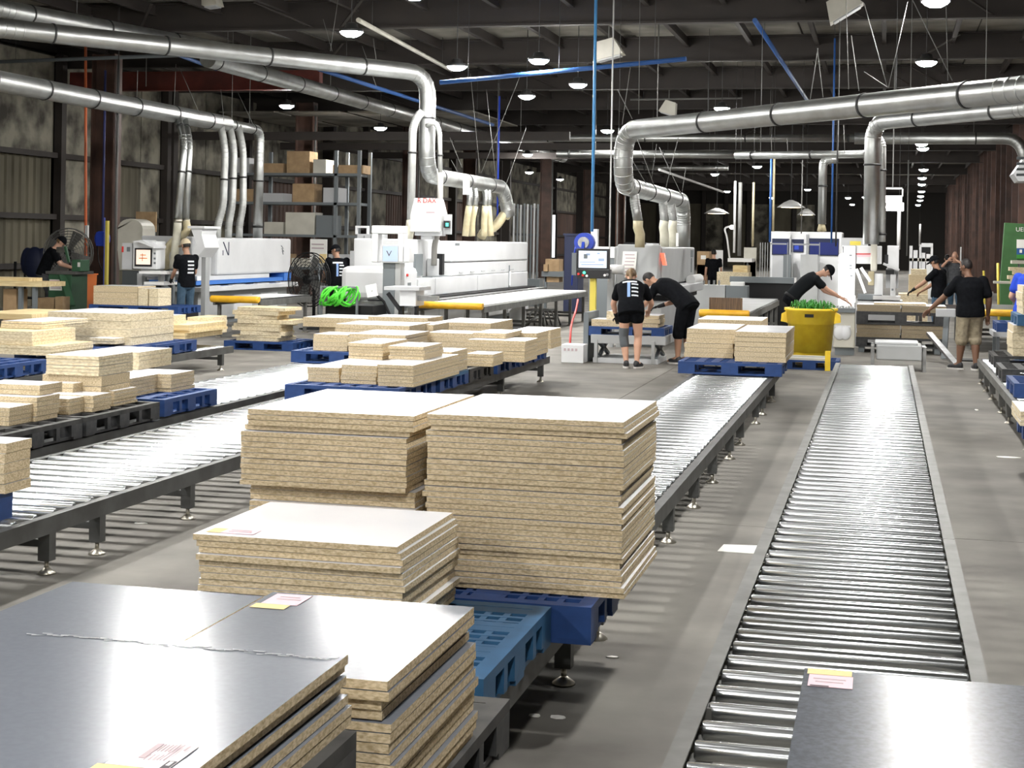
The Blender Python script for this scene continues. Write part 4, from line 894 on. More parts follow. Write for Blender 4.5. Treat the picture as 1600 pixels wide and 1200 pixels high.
pb(t, 'cream_pipe', 'machine_cream', 1360, 372, 1371, 424, Ys + .0, .14, .03); pb(t, 'dust_hood', 'hose_tan', 1356, 424, 1366, 446, Ys + .02, .2, .02)
MB().bar(atY(1338, 420, Ys), atY(1352, 458, Ys), .055).build('brace', 'machine_white', t); MB().bar(atY(1345, 418, Ys), atY(1360, 440, Ys), .06).build('brace', 'machine_white', t)
pb(t, 'table', 'slate', 1340, 461, 1378, 470, Ys - .1, .7); pb(t, 'table_plate', 'white_paint', 1364, 463, 1407, 468, Ys - .2, .4); pb(t, 'bed', 'machine_shade', 1337, 470, 1410, 482, Ys - .1, .8, z0=0)
pb(t, 'gauge', 'paper', 1325, 462, 1337, 473, Ys - .2, .02)
tl = thing('tube_lamp', 'glowing white vertical tube on the left edge of the white saw', 'lamp', atY(1316, 480, Ys - .3)); a, b = atY(1315.5, 477, Ys - .3), atY(1316, 397, Ys - .3)
MB().tube([a, a + (b - a) * .02, a + (b - a) * .98, b], [.05, .065, .065, .03], 12).build('tube', 'tube_light', tl); pb(tl, 'antenna', 'rubber', 1316.5, 385, 1318, 396, Ys - .3, .02); bx(tl, 'stand', 'slate', a.x - .04, a.x + .04, Ys - .34, Ys - .26, 0, a.z)
Yw = 27.4
t = thing('white_bench', 'off-white boxy cabinet with two round windows right of the yellow bin', 'cabinet', (atY(1320, 540, Yw).x, Yw + .3, 0))
pb(t, 'body', 'machine_cream', 1302, 488, 1336, 543, Yw, .6, .015); pb(t, 'tool_tray', 'slate', 1306, 482, 1336, 488, Yw - .05, .6)
for x in (1312, 1321): c = atY(x, 520, Yw); MB().ell((c.x, Yw, c.z), (.10, .05, .13), None, 18, 10).build('round_window', 'machine_white', t)
pb(t, 'window_frame', 'machine_white', 1305, 509, 1329, 511, Yw - .02, .02); bx(t, 'foot', 'slate', q[0] if False else atY(1304, 545, Yw).x, atY(1334, 545, Yw).x, Yw + .05, Yw + .5, 0, atY(1320, 543, Yw).z)
for k in range(6): pb(t, 'tool', 'steel', 1307 + 4.5 * k, 478 + (k % 2), 1310 + 4.5 * k, 482, Yw + .1, .1)
# double pallet of brown boards in front of the saw
Yp = 28.4
a, b = atY(1337, 545, Yp), atY(1478, 545, Yp); G = 'brown boards on the black pallets by the saw'
z0 = .10; w2 = b.x - a.x
t = thing('support_frame', 'dark low frame holding the stacked black pallets by the white saw', 'stand', ((a.x + b.x) / 2, Yp + .5, 0))
for x in (a.x + .05, (a.x + b.x) / 2 - .05, b.x - .2): bx(t, 'beam', 'slate', x, x + .1, Yp + .02, Yp + 1.0, 0, z0 - .001)
pl = pallet('lower black pallet in front of the white saw', a.x, Yp, z0, w2, 1.0, 'black_plastic'); pl.scale.z = 1.2; z1_ = z0 + PH * 1.2 + .001
zz = atY(1400, 508, Yp).z
for s in range(2): stack('the %s lower brown pile before the white saw' % ('left', 'right')[s], a.x + s * w2 / 2 + .01, a.x + (s + 1) * w2 / 2 - .01, Yp + .02, Yp + .95, z1_, zz, 3, group=G, jit=.006, edge='chip_brown_shaded')
pl = pallet('upper black pallet in front of the white saw', a.x, Yp, zz + .001, w2, 1.0, 'black_plastic'); pl.scale.z = 1.6; z2_ = zz + PH * 1.6 + .002; h2 = atY(1400, 477, Yp).z - z2_
for s in range(2): stack('the %s upper brown pile before the white saw' % ('left', 'right')[s], a.x + s * w2 / 2 + .01, a.x + (s + 1) * w2 / 2 - .01, Yp + .02, Yp + .95, z2_, z2_ + max(h2, .08), 2, group=G, jit=.006, edge='chip_brown_shaded')
stack('lying across the brown piles before the white saw', atY(1366, 470, Yp).x, atY(1448, 470, Yp).x, Yp + .1, Yp + .8, z2_ + max(h2, .08) + .001, z2_ + max(h2, .08) + .035, 1, group=G, kind='white panel')
# roller tables and rails to the right of the saw
def rtable(label, x0, x1, y0, y1, z, n, name='roller_table'):
    t = thing(name, label, 'table', ((x0 + x1) / 2, y0, 0))
    for x in (x0, x1 - .05): bx(t, 'side_rail', 'steel', x, x + .05, y0, y1, z - .1, z - .01)
    for k in range(n): y = y0 + (k + .5) * (y1 - y0) / n; MB().tube([(x0 + .05, y, z - .03), (x1 - .05, y, z - .03)], .03, 10).build('roller', 'roller', t)
    for x in (x0 + .02, x1 - .08):
        for y in (y0 + .1, y1 - .16): bx(t, 'leg', 'galv_rail', x, x + .06, y, y + .06, 0, z - .101)
    return t
rtable('steel roller table between the saw and the man in the black cap', .62, 1.5, 29.8, 33.2, .74, 12)
t = thing('end_bracket', 'grey end plate with leaning rails beside the man in khaki shorts', 'rail', (1.05, 27.0, 0))
pb(t, 'end_plate', 'machine_shade', 1462, 483, 1493, 495, 27.0, .06, .01); MB().bar((1.0, 27.1, .02), (1.05, 27.3, .80), .09, .05).build('upright', 'slate', t); MB().bar((.75, 27.0, .45), (1.15, 25.6, .02), .10, .05).build('leaning_rail', 'steel', t)
# low grey box cart
a, b = atY(1360, 582, 24.2), atY(1447, 582, 24.2)
t = thing('steel_cart', 'low grey steel box on short legs past the end of the right conveyor', 'cart', ((a.x + b.x) / 2, 24.6, 0))
bx(t, 'box', 'machine_grey', a.x + .08, b.x - .06, 24.3, 25.0, .16, .40, .02); bx(t, 'lid', 'machine_shade', a.x + .06, b.x - .12, 24.32, 24.98, .401, .44, .01)
for x in (a.x, b.x - .05): bx(t, 'end_frame', 'steel', x, x + .05, 24.25, 24.3, 0, .38); bx(t, 'end_frame', 'steel', x, x + .05, 25.0, 25.05, 0, .38); bx(t, 'end_rail', 'steel', x, x + .05, 24.3, 25.0, .3, .36)
t = thing('low_cart', 'low steel cart under the dark blue pallet beyond the man in khaki shorts', 'cart', (2.3, 26.1, 0))
bx(t, 'deck', 'machine_shade', 1.7, 2.95, 25.6, 26.6, .50, .579)
for x in (1.75, 2.85):
    for y in (25.65, 26.5): bx(t, 'leg', 'slate', x, x + .05, y, y + .05, .0, .5)
bx(t, 'lower_bar', 'steel', 1.75, 2.9, 25.7, 25.74, .25, .29)
# black mat
o = MB().box(1.2, 2.0, 26.9, 27.4, 0, .02).build('floor_mat', 'rubber'); tag(o, 'black mat on the floor behind the man in khaki shorts', 'mat')

# ------------------------------------------------------------------ background between the machines
Yv = 43.0
t = thing('glazed_machine', 'pale enclosed machine with dark blue windows far behind the yellow bin', 'machine', (atY(1255, 440, Yv).x, Yv + 1, 0))
pb(t, 'enclosure', 'machine_white', 1202, 363, 1316, 452, Yv, 1.6, .02, z0=0)
for (x0, x1, y0, y1) in ((1206, 1233, 373, 398), (1237, 1256, 374, 394), (1264, 1311, 373, 399)): pb(t, 'window', 'navy', x0, y0, x1, y1, Yv - .03, .02); pb(t, 'glass', 'glass_blue', x0 + 1.5, y0 + 6, x1 - 1.5, y1 - 1.5, Yv - .04, .01)
for x in (1234.5, 1259, 1262): pb(t, 'mullion', 'slate', x, 366, x + 1.5, 450, Yv - .05, .05)
pb(t, 'purple_glow', 'reel_blue', 1241, 384, 1248, 390, Yv - .045, .005); pb(t, 'lower_door', 'machine_shade', 1206, 400, 1233, 448, Yv - .03, .02); pb(t, 'keyboard_stand', 'machine_grey', 1250, 398, 1278, 452, Yv - .6, .4, z0=0); pb(t, 'dark_unit', 'slate', 1223, 398, 1236, 452, Yv - .5, .3, z0=0)
t = thing('barrier_fence', 'grey tube safety fence panels before the glazed machine', 'fence', (atY(1215, 440, 40).x, 40, 0))
for x in (1186.5, 1190, 1194, 1198, 1202, 1229, 1237, 1279): pb(t, 'post', 'fence_grey', x, 379, x + 2.2, 446, 40, .05, z0=0)
pb(t, 'top_rail', 'fence_grey', 1203, 380, 1229, 382, 40.01, .04); pb(t, 'top_rail', 'fence_grey', 1238, 381, 1280, 383, 40.01, .04)
t = thing('steel_gantry_rail', 'long dark grey beam with stop blocks before the glazed machine', 'rail', (atY(1190, 440, 36).x, 36, 0))
pb(t, 'beam', 'slate', 1140, 434, 1243, 441, 36, .2); pb(t, 'lower_bed', 'rubber', 1150, 441, 1240, 462, 36.05, .6, z0=0); pb(t, 'stop', 'white_paint', 1241, 434, 1244, 442, 35.98, .2)
t = thing('grey_table', 'grey machine bed with white block behind the brown wood panel', 'table', (atY(1110, 450, 35).x, 35, 0))
pb(t, 'bed', 'machine_grey', 1080, 446, 1133, 458, 35, .5, z0=0); pb(t, 'dark_bed', 'slate', 1134, 447, 1168, 457, 35, .5, z0=0); pb(t, 'white_block', 'white_paint', 1141, 441, 1162, 446.5, 35, .3)
for k in range(6): pb(t, 'bracket', 'steel', 1082 + 8 * k, 438, 1085 + 8 * k, 446, 35.1, .05)
t = thing('carton_stack', 'two brown cartons beside the tiny dark figure in the distance', 'carton', (atY(1098, 425, 50).x, 50, 0)); pb(t, 'carton', 'cardboard', 1089, 393, 1108, 414, 50, 1, z0=.9); pb(t, 'lower_carton', 'cardboard', 1089, 414, 1108, 432, 50, 1, z0=0); pb(t, 'carton_label', 'paper', 1095, 399, 1103, 405, 49.99, .008)
t = thing('white_panel_rack', 'white upright sheets behind the tiny dark figure', 'rack', (atY(1118, 425, 52).x, 52, 0)); pb(t, 'sheet', 'white_paint', 1112, 391, 1129, 425, 52, .2, z0=.2); pb(t, 'foot', 'slate', 1112, 425, 1129, 428, 52, .3, z0=0)
t = thing('sorting_table', 'far table heaped with pale boards and white sheets', 'table', (atY(1150, 430, 47).x, 47, 0)); pb(t, 'top', 'white_paint', 1137, 404, 1175, 409, 47, 1.2); pb(t, 'board_layer', 'pine', 1145, 415, 1168, 428, 46.8, 1.0, z0=.6); pb(t, 'board_layer', 'chip_pale', 1120, 426, 1170, 431, 46.6, 1.0, z0=.62); pb(t, 'leg', 'slate', 1146, 431, 1150, 440, 47, .1, z0=0); pb(t, 'leg', 'slate', 1166, 409, 1169, 440, 47.2, .1, z0=0); pb(t, 'side_panel', 'machine_cream', 1162, 387, 1182, 408, 48, .1, z0=.5); pb(t, 'leg', 'slate', 1163, 408, 1181, 440, 48.0, .1, z0=0)
t = thing('desk_lamp', 'small white bent lamp over the far sorting table', 'lamp', atY(1138, 380, 47.5)); MB().tube(round_path([atY(1140, 404, 47.5), atY(1136, 370, 47.5), atY(1131, 356, 47.5), atY(1143, 353, 47.5)], .3), .03, 6).build('arm', 'white_paint', t); c = atY(1144, 355, 47.5); MB().ell(c, (.09, .09, .07)).build('head', 'led_white', t)
t = thing('dark_blue_bin', 'tall dark blue container left of the operator screen in the background', 'container', (atY(892, 410, 40).x, 40, 0)); pb(t, 'body', 'navy', 881, 367, 904, 412, 40, .8, .02, z0=0); pb(t, 'lid', 'navy', 880, 365, 905, 368, 39.97, .86)
t = thing('carton', 'open brown carton below the daylight slit', 'carton', (atY(862, 425, 41).x, 41, 0)); pb(t, 'box', 'cardboard', 852, 405, 874, 425, 41, .5, z0=.8); pb(t, 'flap', 'cardboard', 849, 413, 856, 424, 40.8, .1); pb(t, 'bench', 'slate', 846, 425, 905, 432, 40.9, .8); pb(t, 'leg', 'slate', 850, 432, 854, 450, 41, .1, z0=0); pb(t, 'leg', 'slate', 898, 432, 902, 450, 41, .1, z0=0)
t = thing('sheet_rack', 'tall rack of upright grey sheets right of the white machine', 'rack', (atY(820, 430, 44).x, 44, 0))
for k in range(8): pb(t, 'sheet', ('machine_shade', 'slate')[k % 2], 800 + 5.3 * k, 318 + (k % 3), 804 + 5.3 * k, 436, 44 + .12 * (k % 2), .1, z0=.06)
pb(t, 'base', 'slate', 799, 436, 843, 440, 43.9, .5, z0=0)
# shelving along the far left wall
Yr = 44.6
t = thing('pallet_rack', 'dark shelving with cartons and bundles along the far left wall', 'shelf', (atY(450, 440, Yr).x, Yr, 0))
xs_ = [atY(x, 400, Yr).x for x in (352, 398, 520, 556)]
for x in xs_:
    for y in (Yr, Yr + 1): bx(t, 'upright', 'slate', x, x + .1, y, y + .1, 0, 4.6)
for z in (1.0, 2.0, 3.0, 3.9): bx(t, 'shelf_beam', 'slate', xs_[0], xs_[-1], Yr, Yr + 1.1, z - .08, z)
rnd = random.Random(4)
for z in (1.0, 2.0, 3.0, 3.9):
    x = xs_[0] + .2; nb = 0
    while x < xs_[-1] - .8:
        w = rnd.uniform(.4, 1.0); h = rnd.uniform(.25, .75)
        if rnd.random() < .75:
            o = MB().box(x, x + w, Yr + .1, Yr + .8, z + .001, z + h).build('carton', rnd.choice(['cardboard', 'cardboard', 'machine_cream', 'pine', 'slate', 'machine_shade']))
            nb += 1; tag(o, '%s carton from left on %s of the far left shelving' % (ORD[nb - 1].replace('topmost', 'first'), {1.0: 'the lowest shelf', 2.0: 'the second shelf', 3.0: 'the third shelf', 3.9: 'the top shelf'}[z]), 'carton', 'cartons on the far left shelving')
        x += w + rnd.uniform(.05, .3)
t = thing('notice_board', 'pale notice sheets hung behind the black pedestal fan', 'sign', atY(496, 392, 36)); pb(t, 'sheet', 'paper', 484, 374, 511, 411, 36, .02); pb(t, 'yellow_corner', 'paper_yellow', 499, 397, 510, 411, 35.98, .015); pb(t, 'print_line', 'ink_soft', 487, 381, 506, 382.5, 35.985, .01); pb(t, 'print_line', 'ink_soft', 487, 387, 506, 388.5, 35.985, .01); pb(t, 'post', 'slate', 496, 411, 499, 470, 36.02, .06, z0=0)
o = pb(None, 'wall_sign', 'paper_pink', 204, 364, 240, 380, 42.9, .03) if False else None
t = thing('cardboard_sheet', 'rust-brown cardboard sheet leaning at the wall behind the cream cover', 'board', (atY(228, 345, 40).x, 40, 0)); pb(t, 'sheet', 'cardboard', 212, 331, 244, 362, 40, .05); pb(t, 'stand', 'slate', 214, 362, 218, 470, 40, .05, z0=0); pb(t, 'stand', 'slate', 238, 362, 242, 470, 40, .05, z0=0)
t = thing('feed_table', 'work table with pale boards cut by the left edge', 'table', (atY(20, 450, 27).x, 27, 0)); pb(t, 'top', 'pine', -30, 441, 65, 446, 27, .9); pb(t, 'upper_board', 'pine', -30, 434.5, 45, 438, 27.1, .5); pb(t, 'spacer', 'slate', -20, 438, 38, 441, 27.2, .4)
for x in (-20, 28, 50): pb(t, 'leg', 'slate', x, 446, x + 6, 480, 27.05, .08, z0=0)
o = pb(None, 'carton', 'cardboard', 5, 452, 26, 472, 27.2, .4, z0=0) ; tag(o, 'brown carton under the pale work table at the left edge', 'carton')
o = pb(None, 'carton', 'cardboard', 57, 466, 84, 486, 29.6, .4, z0=0); tag(o, 'brown carton on the floor before the green machine cabinet', 'carton')
o = pb(None, 'carton', 'cardboard', 86, 464, 98, 486, 29.6, .3, z0=0); tag(o, 'torn narrow carton leaning beside another before the green cabinet', 'carton')
# long boards on a raised blue pallet
a, b = atY(135, 487, 26.9), atY(278, 487, 26.9); zb = a.z
o = thing('pallet_stand', 'dark stand under the blue pallet with long boards', 'stand', ((a.x + b.x) / 2, 27.3, 0)); bx(o, 'frame', 'rubber', a.x, b.x, 26.95, 27.8, zb - .08, zb - .002)
for x in (a.x + .05, b.x - .15): bx(o, 'leg', 'rubber', x, x + .1, 27.0, 27.1, 0, zb - .08); bx(o, 'leg', 'rubber', x, x + .1, 27.6, 27.7, 0, zb - .08)
pallet('raised blue pallet carrying a long board pile before the operator console', a.x + .05, 26.9, zb, b.x - a.x - .05, 1.0)
x1 = atY(215, 470, 26.95).x; z1_ = atY(190, 447, 26.95).z
stack('the long pile on the raised blue pallet', atY(146, 470, 26.95).x, x1, 26.95, 27.7, zb + PH, z1_, 3, group='long boards on the raised pallet', jit=.002)
for k, (p, q_) in enumerate(((216, 231), (233, 247))): stack('the %s short bundle beside the long pile' % ('left', 'right')[k], atY(p, 470, 26.95).x, atY(q_, 470, 26.95).x, 26.94, 27.5, zb + PH, z1_ - .03, 2, edge='chip_pale', group='long boards on the raised pallet', jit=.004)

# ------------------------------------------------------------------ right edge and the far aisle
t = thing('green_board', 'tall green board with pale lettering at the right edge', 'sign', (atY(1600, 440, 40).x, 40, 0))
a, b, c, d = atY(1563, 440, 40), atY(1570, 348, 40), atY(1640, 352, 40), atY(1640, 440, 40)
MB().prism([(a.x, .0), (a.x, a.z), (b.x, b.z), (c.x, c.z), (d.x, 0)], 40, 40.25, 'y').build('board', 'green_board', t, .01)
p = atY(1587, 361.5, 39.99); text(t, 'lettering', 'UEN', 'paper', p, (1, 0, 0), (0, 0, 1), .15)
pb(t, 'poster', 'paper', 1588.5, 374.5, 1612, 388, 39.97, .02); pb(t, 'poster_picture', 'pipe_blue', 1588.5, 388, 1612, 404, 39.97, .02); pb(t, 'poster_green', 'strap_green', 1588.5, 398, 1612, 404, 39.96, .008); pb(t, 'poster_cloud', 'paper', 1593, 390, 1597, 395, 39.96, .008)
t = thing('ledge_shelf', 'narrow shelf with pale off-cuts before the green board', 'shelf', (atY(1600, 440, 37).x, 37, 0)); pb(t, 'shelf_top', 'machine_cream', 1581, 408, 1640, 412, 37, .4); pb(t, 'bracket', 'slate', 1590, 412, 1594, 470, 37.1, .1, z0=0)
for k, (x, y) in enumerate(((1577, 418), (1583, 424), (1575, 431), (1580, 437))): pb(t, 'off_cut', 'chip_pale', x, y, x + 30, y + 5, 36.9 - .05 * k, .3)
pb(t, 'off_cut_shelf', 'machine_cream', 1553, 440, 1585, 443, 36.8, .3); pb(t, 'off_cut_leg', 'slate', 1583, 443, 1587, 470, 36.8, .1, z0=0)
for (px, y0, y1, Y, l) in ((1560, 411, 462, 38, 'thin yellow pole leaning by the green board'), (1538, 423, 455, 44, 'short yellow pole at the brown wall')):
    a, b = atY(px + 2, y1, Y), atY(px - 1, y0, Y); a.z = 0; tag(MB().cyl(a, b, .03, 8).build('yellow_post', 'yellow_pole'), l, 'pole')
for (px, y0, Y, l) in ((1500, 386, 62, 'short white upright light strip on the brown wall'),): tag(pb(None, 'light_strip', 'white_paint', px, y0, px + 2.5, y0 + 16, Y, .05, z0=0), l, 'light')
Yd = 30.5
t = thing('carton', 'pale board stack at the left of the man in the black cap', 'board', (atY(1425, 470, 38).x, 38, 0)); pb(t, 'board_layer', 'chip_pale', 1404, 460, 1450, 490, 38, 1.0, z0=.0); pb(t, 'board_layer', 'chip', 1420, 430, 1450, 459.5, 38.2, .8); pb(t, 'board_layer', 'chip_pale', 1424, 421, 1448, 429.5, 38.2, .8)
t['label'] = 'pale stepped board stack left of the man in the black cap'
t = thing('far_machine', 'white machines with small screens at the far end of the right aisle', 'machine', (atY(1430, 420, 60).x, 60, 0))
for (x0, y0, x1, y1, m_) in ((1421, 384, 1426, 410, 'machine_white'), (1427, 391, 1434, 410, 'machine_white'), (1436, 382, 1440, 420, 'machine_white'), (1440, 380, 1458, 386, 'machine_white'), (1454, 386, 1458, 420, 'machine_white'), (1440, 395, 1446, 420, 'machine_white'), (1447, 397, 1454, 420, 'white_paint'), (1421, 404, 1460, 408, 'machine_cream')): pb(t, 'unit', m_, x0, y0, x1, y1, 60, .6, z0=0 if y1 > 408 else None)
pb(t, 'dark_bay', 'screen_frame', 1441, 387, 1453, 394, 60.3, .1)
t = thing('lit_reflector', 'brilliant cluster of lit white panels above the far right aisle', 'lamp', atY(1395, 318, 42))
for (x0, y0, x1, y1) in ((1380, 306, 1409, 316), (1385, 317, 1412, 329), (1378, 322, 1395, 325)):
    q = B(x0, y0, x1, y1, 42, .3); bx(t, 'panel', 'tube_light', *q)
pb(t, 'bracket', 'white_paint', 1380, 293, 1410, 295.5, 42, .05); pb(t, 'bracket', 'white_paint', 1409, 295, 1411.5, 307, 42, .05); MB().bar(atY(1395, 292, 42.02), (atY(1395, 292, 42).x, 42.02, RZ), .03).build('hanger', 'wire', t)
for k, (px, py, w) in enumerate(((1236, 322, 22), (1260, 334, 14), (1120, 332, 20))):
    c = atY(px, py, 52 + 8 * k); t = thing('shade_lamp', 'wide flat lamp shade glowing warm white in the distance, %s' % ('left of the slim duct', 'below its larger neighbour', 'behind the grey machine ducts')[k], 'lamp', c)
    r = w * (52 + 8 * k) / 2400
    MB().lathe(c, [(r, -.05), (r * .5, .12), (.06, .2), (.0001, .2)], 24).build('shade', 'white_paint', t); MB().lathe(c, [(.0001, -.06), (r * .7, -.05)], 20).build('diffuser', 'warm_light', t); MB().cyl((c.x, c.y, c.z + .2), (c.x, c.y, RZ), .02, 6).build('cord', 'wire_dark', t)
# unlit reflector fixtures and the heater under the roof
def reflector(label, px, py, Y, w, tilt):
    c = atY(px, py, Y); t = thing('reflector_fixture', label, 'fixture', c)
    q = MB(); ca, sa = math.cos(tilt), math.sin(tilt)
    def R(x, z): return (c.x + x * ca - z * sa, c.z + x * sa + z * ca)
    q.prism([R(-w / 2, -.12), R(w / 2, -.12), R(w * .3, .25), R(-w * .3, .25)], Y - .2, Y + .2, 'y'); q.build('reflector', 'machine_cream', t); p = R(0, -.13); MB().bar((p[0] - .4 * w * ca, Y, p[1] - .4 * w * sa), (p[0] + .4 * w * ca, Y, p[1] + .4 * w * sa), .3, .03).build('rim', 'machine_shade', t)
    MB().cyl((c.x, Y, c.z + .2), (c.x, Y, RZ + .04), .01, 6).build('hanger_wire', 'wire', t)
reflector('pale unlit reflector box at the top edge, upper left', 329, 2, 30, .42, .1); reflector('unlit tilted trough reflector left of the blue drop pipe', 951, 82, 31.5, .62, .25); reflector('unlit slanted trough reflector at the top edge, right of centre', 1318, 14, 29, .7, .55); reflector('small unlit reflector above the silver duct elbow', 1045, 172, 44, .5, -.3)
q = B(1583, 242, 1632, 283, 26, .8); t = thing('unit_heater', 'grey box heater hanging at the right edge under the ducts', 'heater', ((q[0] + q[1]) / 2, 26.4, q[4]))
MB().prism([(q[0], q[4] + .12), (q[0] + .08, q[4]), (q[1], q[4]), (q[1], q[5]), (q[0] + .2, q[5])], 26, 26.8, 'y').build('housing', 'machine_shade', t)
for k in range(4): MB().obox(((q[0] + q[1]) / 2, 25.98, q[4] + .1 + .09 * k), ((q[1] - q[0]) * .4, 0, 0), (0, .03, -.02), (0, .002, .003)).build('louvre', 'slate', t)
MB().cyl((q[1] - .2, 26.4, q[5]), (q[1] - .2, 26.4, RZ), .012, 6).build('hanger_rod', 'wire', t)

# ------------------------------------------------------------------ ducts
def duct(label, pts, r, rad=.5, flange=1.6, name='dust_duct', m_='duct', wires=(), rings=True, off=.4):
    path = round_path(pts, rad, 6); t = thing(name, label, 'duct', path[0])
    MB().tube(path, r, 22).build('pipe', m_, t)
    acc = off
    for i in range(len(path) - 1):
        a, b = path[i], path[i + 1]; L = (b - a).length
        if L < .6: acc = off; 
        d = (b - a) / max(L, 1e-6); s = acc
        while L >= .6 and s < L - .1:
            c = a + d * s; MB().tube([c - d * .018, c + d * .018], r + .012, 22).build('flange', 'flange', t); s += flange
    if rings:
        for i in range(1, len(path) - 1):
            if (path[i] - path[i - 1]).length < rad * .6 and (path[i + 1] - path[i]).length < rad * .6:
                d = (path[i + 1] - path[i - 1]).normalized(); MB().tube([path[i] - d * .008, path[i] + d * .008], r + .005, 22).build('seam', m_, t)
    for i in range(len(path) - 1):
        if (path[i + 1] - path[i]).length > 1.5 and abs((path[i + 1] - path[i]).normalized().z) < .5 and not wires:
            for u in (.2, .8): c = path[i].lerp(path[i + 1], u); MB().tube([(c.x, c.y, c.z + r), (c.x, c.y, RZ + .045)], .008, 5).build('hanger_wire', 'wire', t)
    for (x0, y0, x1, y1, Y) in wires:
        a, b = atY(x0, y0, Y), atY(x1, y1, Y)
        if a.z > RZ: a = b + (a - b) * ((RZ + .03 - b.z) / (a.z - b.z))
        MB().tube([a, b], .006, 5).build('hanger_wire', 'wire', t)
    return t
DX = -14.6
duct('long silver duct along the left wall above the blue-striped machine', [(DX, 14, 4.45), (DX, 32.4, 4.45)], .18, flange=1.7, wires=[(215, 110, 214, 152, 27), (275, 100, 272, 165, 29), (280, 105, 312, 178, 30), (345, 140, 350, 190, 31.5), (372, 145, 398, 200, 33)])
duct('thin end of the left silver duct bending down to the blue-striped machine', [(DX, 32.35, 4.45), (DX, 34.3, 4.45), (DX, 34.3, 3.9), (DX, 34.3, 1.86)], .115, .35, flange=1.1)
for k, (px, tp) in enumerate(((283, 0), (293, 1))):
    a = atX(px - 6, 188, DX + .05); b = atY(px + 5 - 2 * k, 222, a.y - .5); c = atY(px - 5 + 2 * k, 345, a.y - .85)
    duct('%s of the two steel drop pipes above the white chute' % ('left', 'right')[k], [(a.x, a.y, 4.45), b, c], .075, .25, flange=1.2, name='drop_pipe')
    h = thing('flexible_hose', '%s' % ('cream hose hanging straight down behind the man in the tan cap', 'cream hose curling left behind the man in the tan cap')[k], 'hose', c)
    pts = [c, atY(276, 370, c.y - .05), atY(270, 420, c.y - .1)] if k == 0 else [c, atY(294, 362, c.y - .1), atY(268, 378, c.y - .2), atY(256, 398, c.y - .25), atY(262, 421, c.y - .2)]
    MB().tube(round_path(pts, .35, 6), .082, 14).build('hose', 'hose' if k == 0 else 'hose_tan', h); MB().tube([c + Vector((0, 0, .04)), c - Vector((0, 0, .04))], .09, 14).build('clamp', 'bolt', h)
    e_ = pts[-1]; e_ = Vector(e_); MB().cyl(e_, (e_.x, e_.y, 0.0), .05, 10).build('nozzle', 'slate', h)
for k, px in enumerate((347, 361, 375)):
    a = atX(px - 3, 200, DX + .05); b = atY(px + 5, 232, a.y - .05); c = atY(px + 5 - 3 * (k < 2), 322, a.y - .1); d = atY(px - 7 + 3 * k, 352, a.y - .12)
    duct('%s of three steel drop pipes into the blue-striped machine' % ('left', 'middle', 'right')[k], [(a.x, a.y, 4.45), b, c, d, (d.x, d.y, 1.87)], .08, .3, flange=1.4, name='drop_pipe', m_='duct_white')
EX, EY = -9.5, 31.3
duct('big silver duct crossing at upper left and dropping above the white machine', [atY(-130, 28, 22.3), atY(0, 44, 24), (EX, EY, 5.43), (EX, EY, 3.27), (EX, 37.9, 3.27), (EX, 38.4, 2.9), (EX + .05, 38.5, 2.55)], .175, .55, flange=2.2,
     wires=[(528, 0, 516, 80, 29.5), (505, 30, 519, 80, 29.5), (566, 72, 588, 135, 30.5), (583, 60, 590, 108, 30.5), (703, 215, 722, 262, 33), (735, 115, 750, 270, 34), (812, 120, 752, 270, 34.5), (760, 140, 775, 282, 36.5), (705, 250, 716, 270, 33), (822, 200, 776, 330, 37.5)])
duct('dark silver duct at the top left edge, above the bright one', [atY(-120, -12, 24.5), atY(0, 14, 25.5), atY(420, 92, 35)], .18, .4, flange=2.4)
duct('far silver duct running behind the bright one toward the distance', [(-14.2, 30.5, 5.7), (-14.2, 68, 5.7)], .19, .4, flange=2.4)
# branch pipes around the white machine's duct
a, b, c, d = (EX - .05, EY - .2, 4.6), atY(645, 200, EY - .3), atY(642, 345, EY - .35), atY(632, 408, EY - .5)
duct('white branch pipe left of the dropping silver duct', [a, atY(652, 183, EY - .25), b, c], .085, .25, flange=1.6, name='branch_pipe', m_='duct_white')
h = thing('flexible_hose', 'pale ribbed hose slanting down left into the white machine', 'hose', c); MB().tube(round_path([c, atY(640, 362, EY - .4), d], .3, 6), .095, 14).build('hose', 'hose', h)
a, b, c = (EX + .05, EY - .2, 4.3), atY(687, 205, EY - .3), atY(688, 270, EY - .3)
duct('thin white branch pipe right of the dropping silver duct', [a, atY(680, 190, EY - .3), b, c], .05, .2, flange=1.6, name='branch_pipe', m_='duct_white')
h = thing('flexible_hose', 'grey hose hanging from the thin branch pipe to the white machine', 'hose', c); MB().tube(round_path([c, atY(688, 330, EY - .35), atY(684, 365, EY - .4), atY(679, 382, EY - .4), atY(678, 415, EY - .4)], .4, 6), [.06] * 40 if False else .062, 12).build('hose', 'hose_grey', h)
for k, (px, pe) in enumerate(((732, 729), (741, 737), (757, 756), (762, 765))):
    a = atX(px - 2, 285, EX + .02); b = atY(px + 1, 322, a.y); c = atY(pe, 348, a.y); d = atY(pe + (-2, 1, 1, 2)[k], 369, a.y)
    duct('drop pipe to the white machine, %s from the left' % RO[k], [(EX, a.y, 3.27), (EX + .1, a.y, 3.0), b], .07, .2, flange=5, name='drop_pipe'); h = thing('flexible_hose', 'tan hose under the drop pipes on the white machine, %s from the left' % RO[k], 'hose', b); MB().tube(round_path([b, c, d], .3, 5), .08, 12).build('hose', 'hose_tan', h)
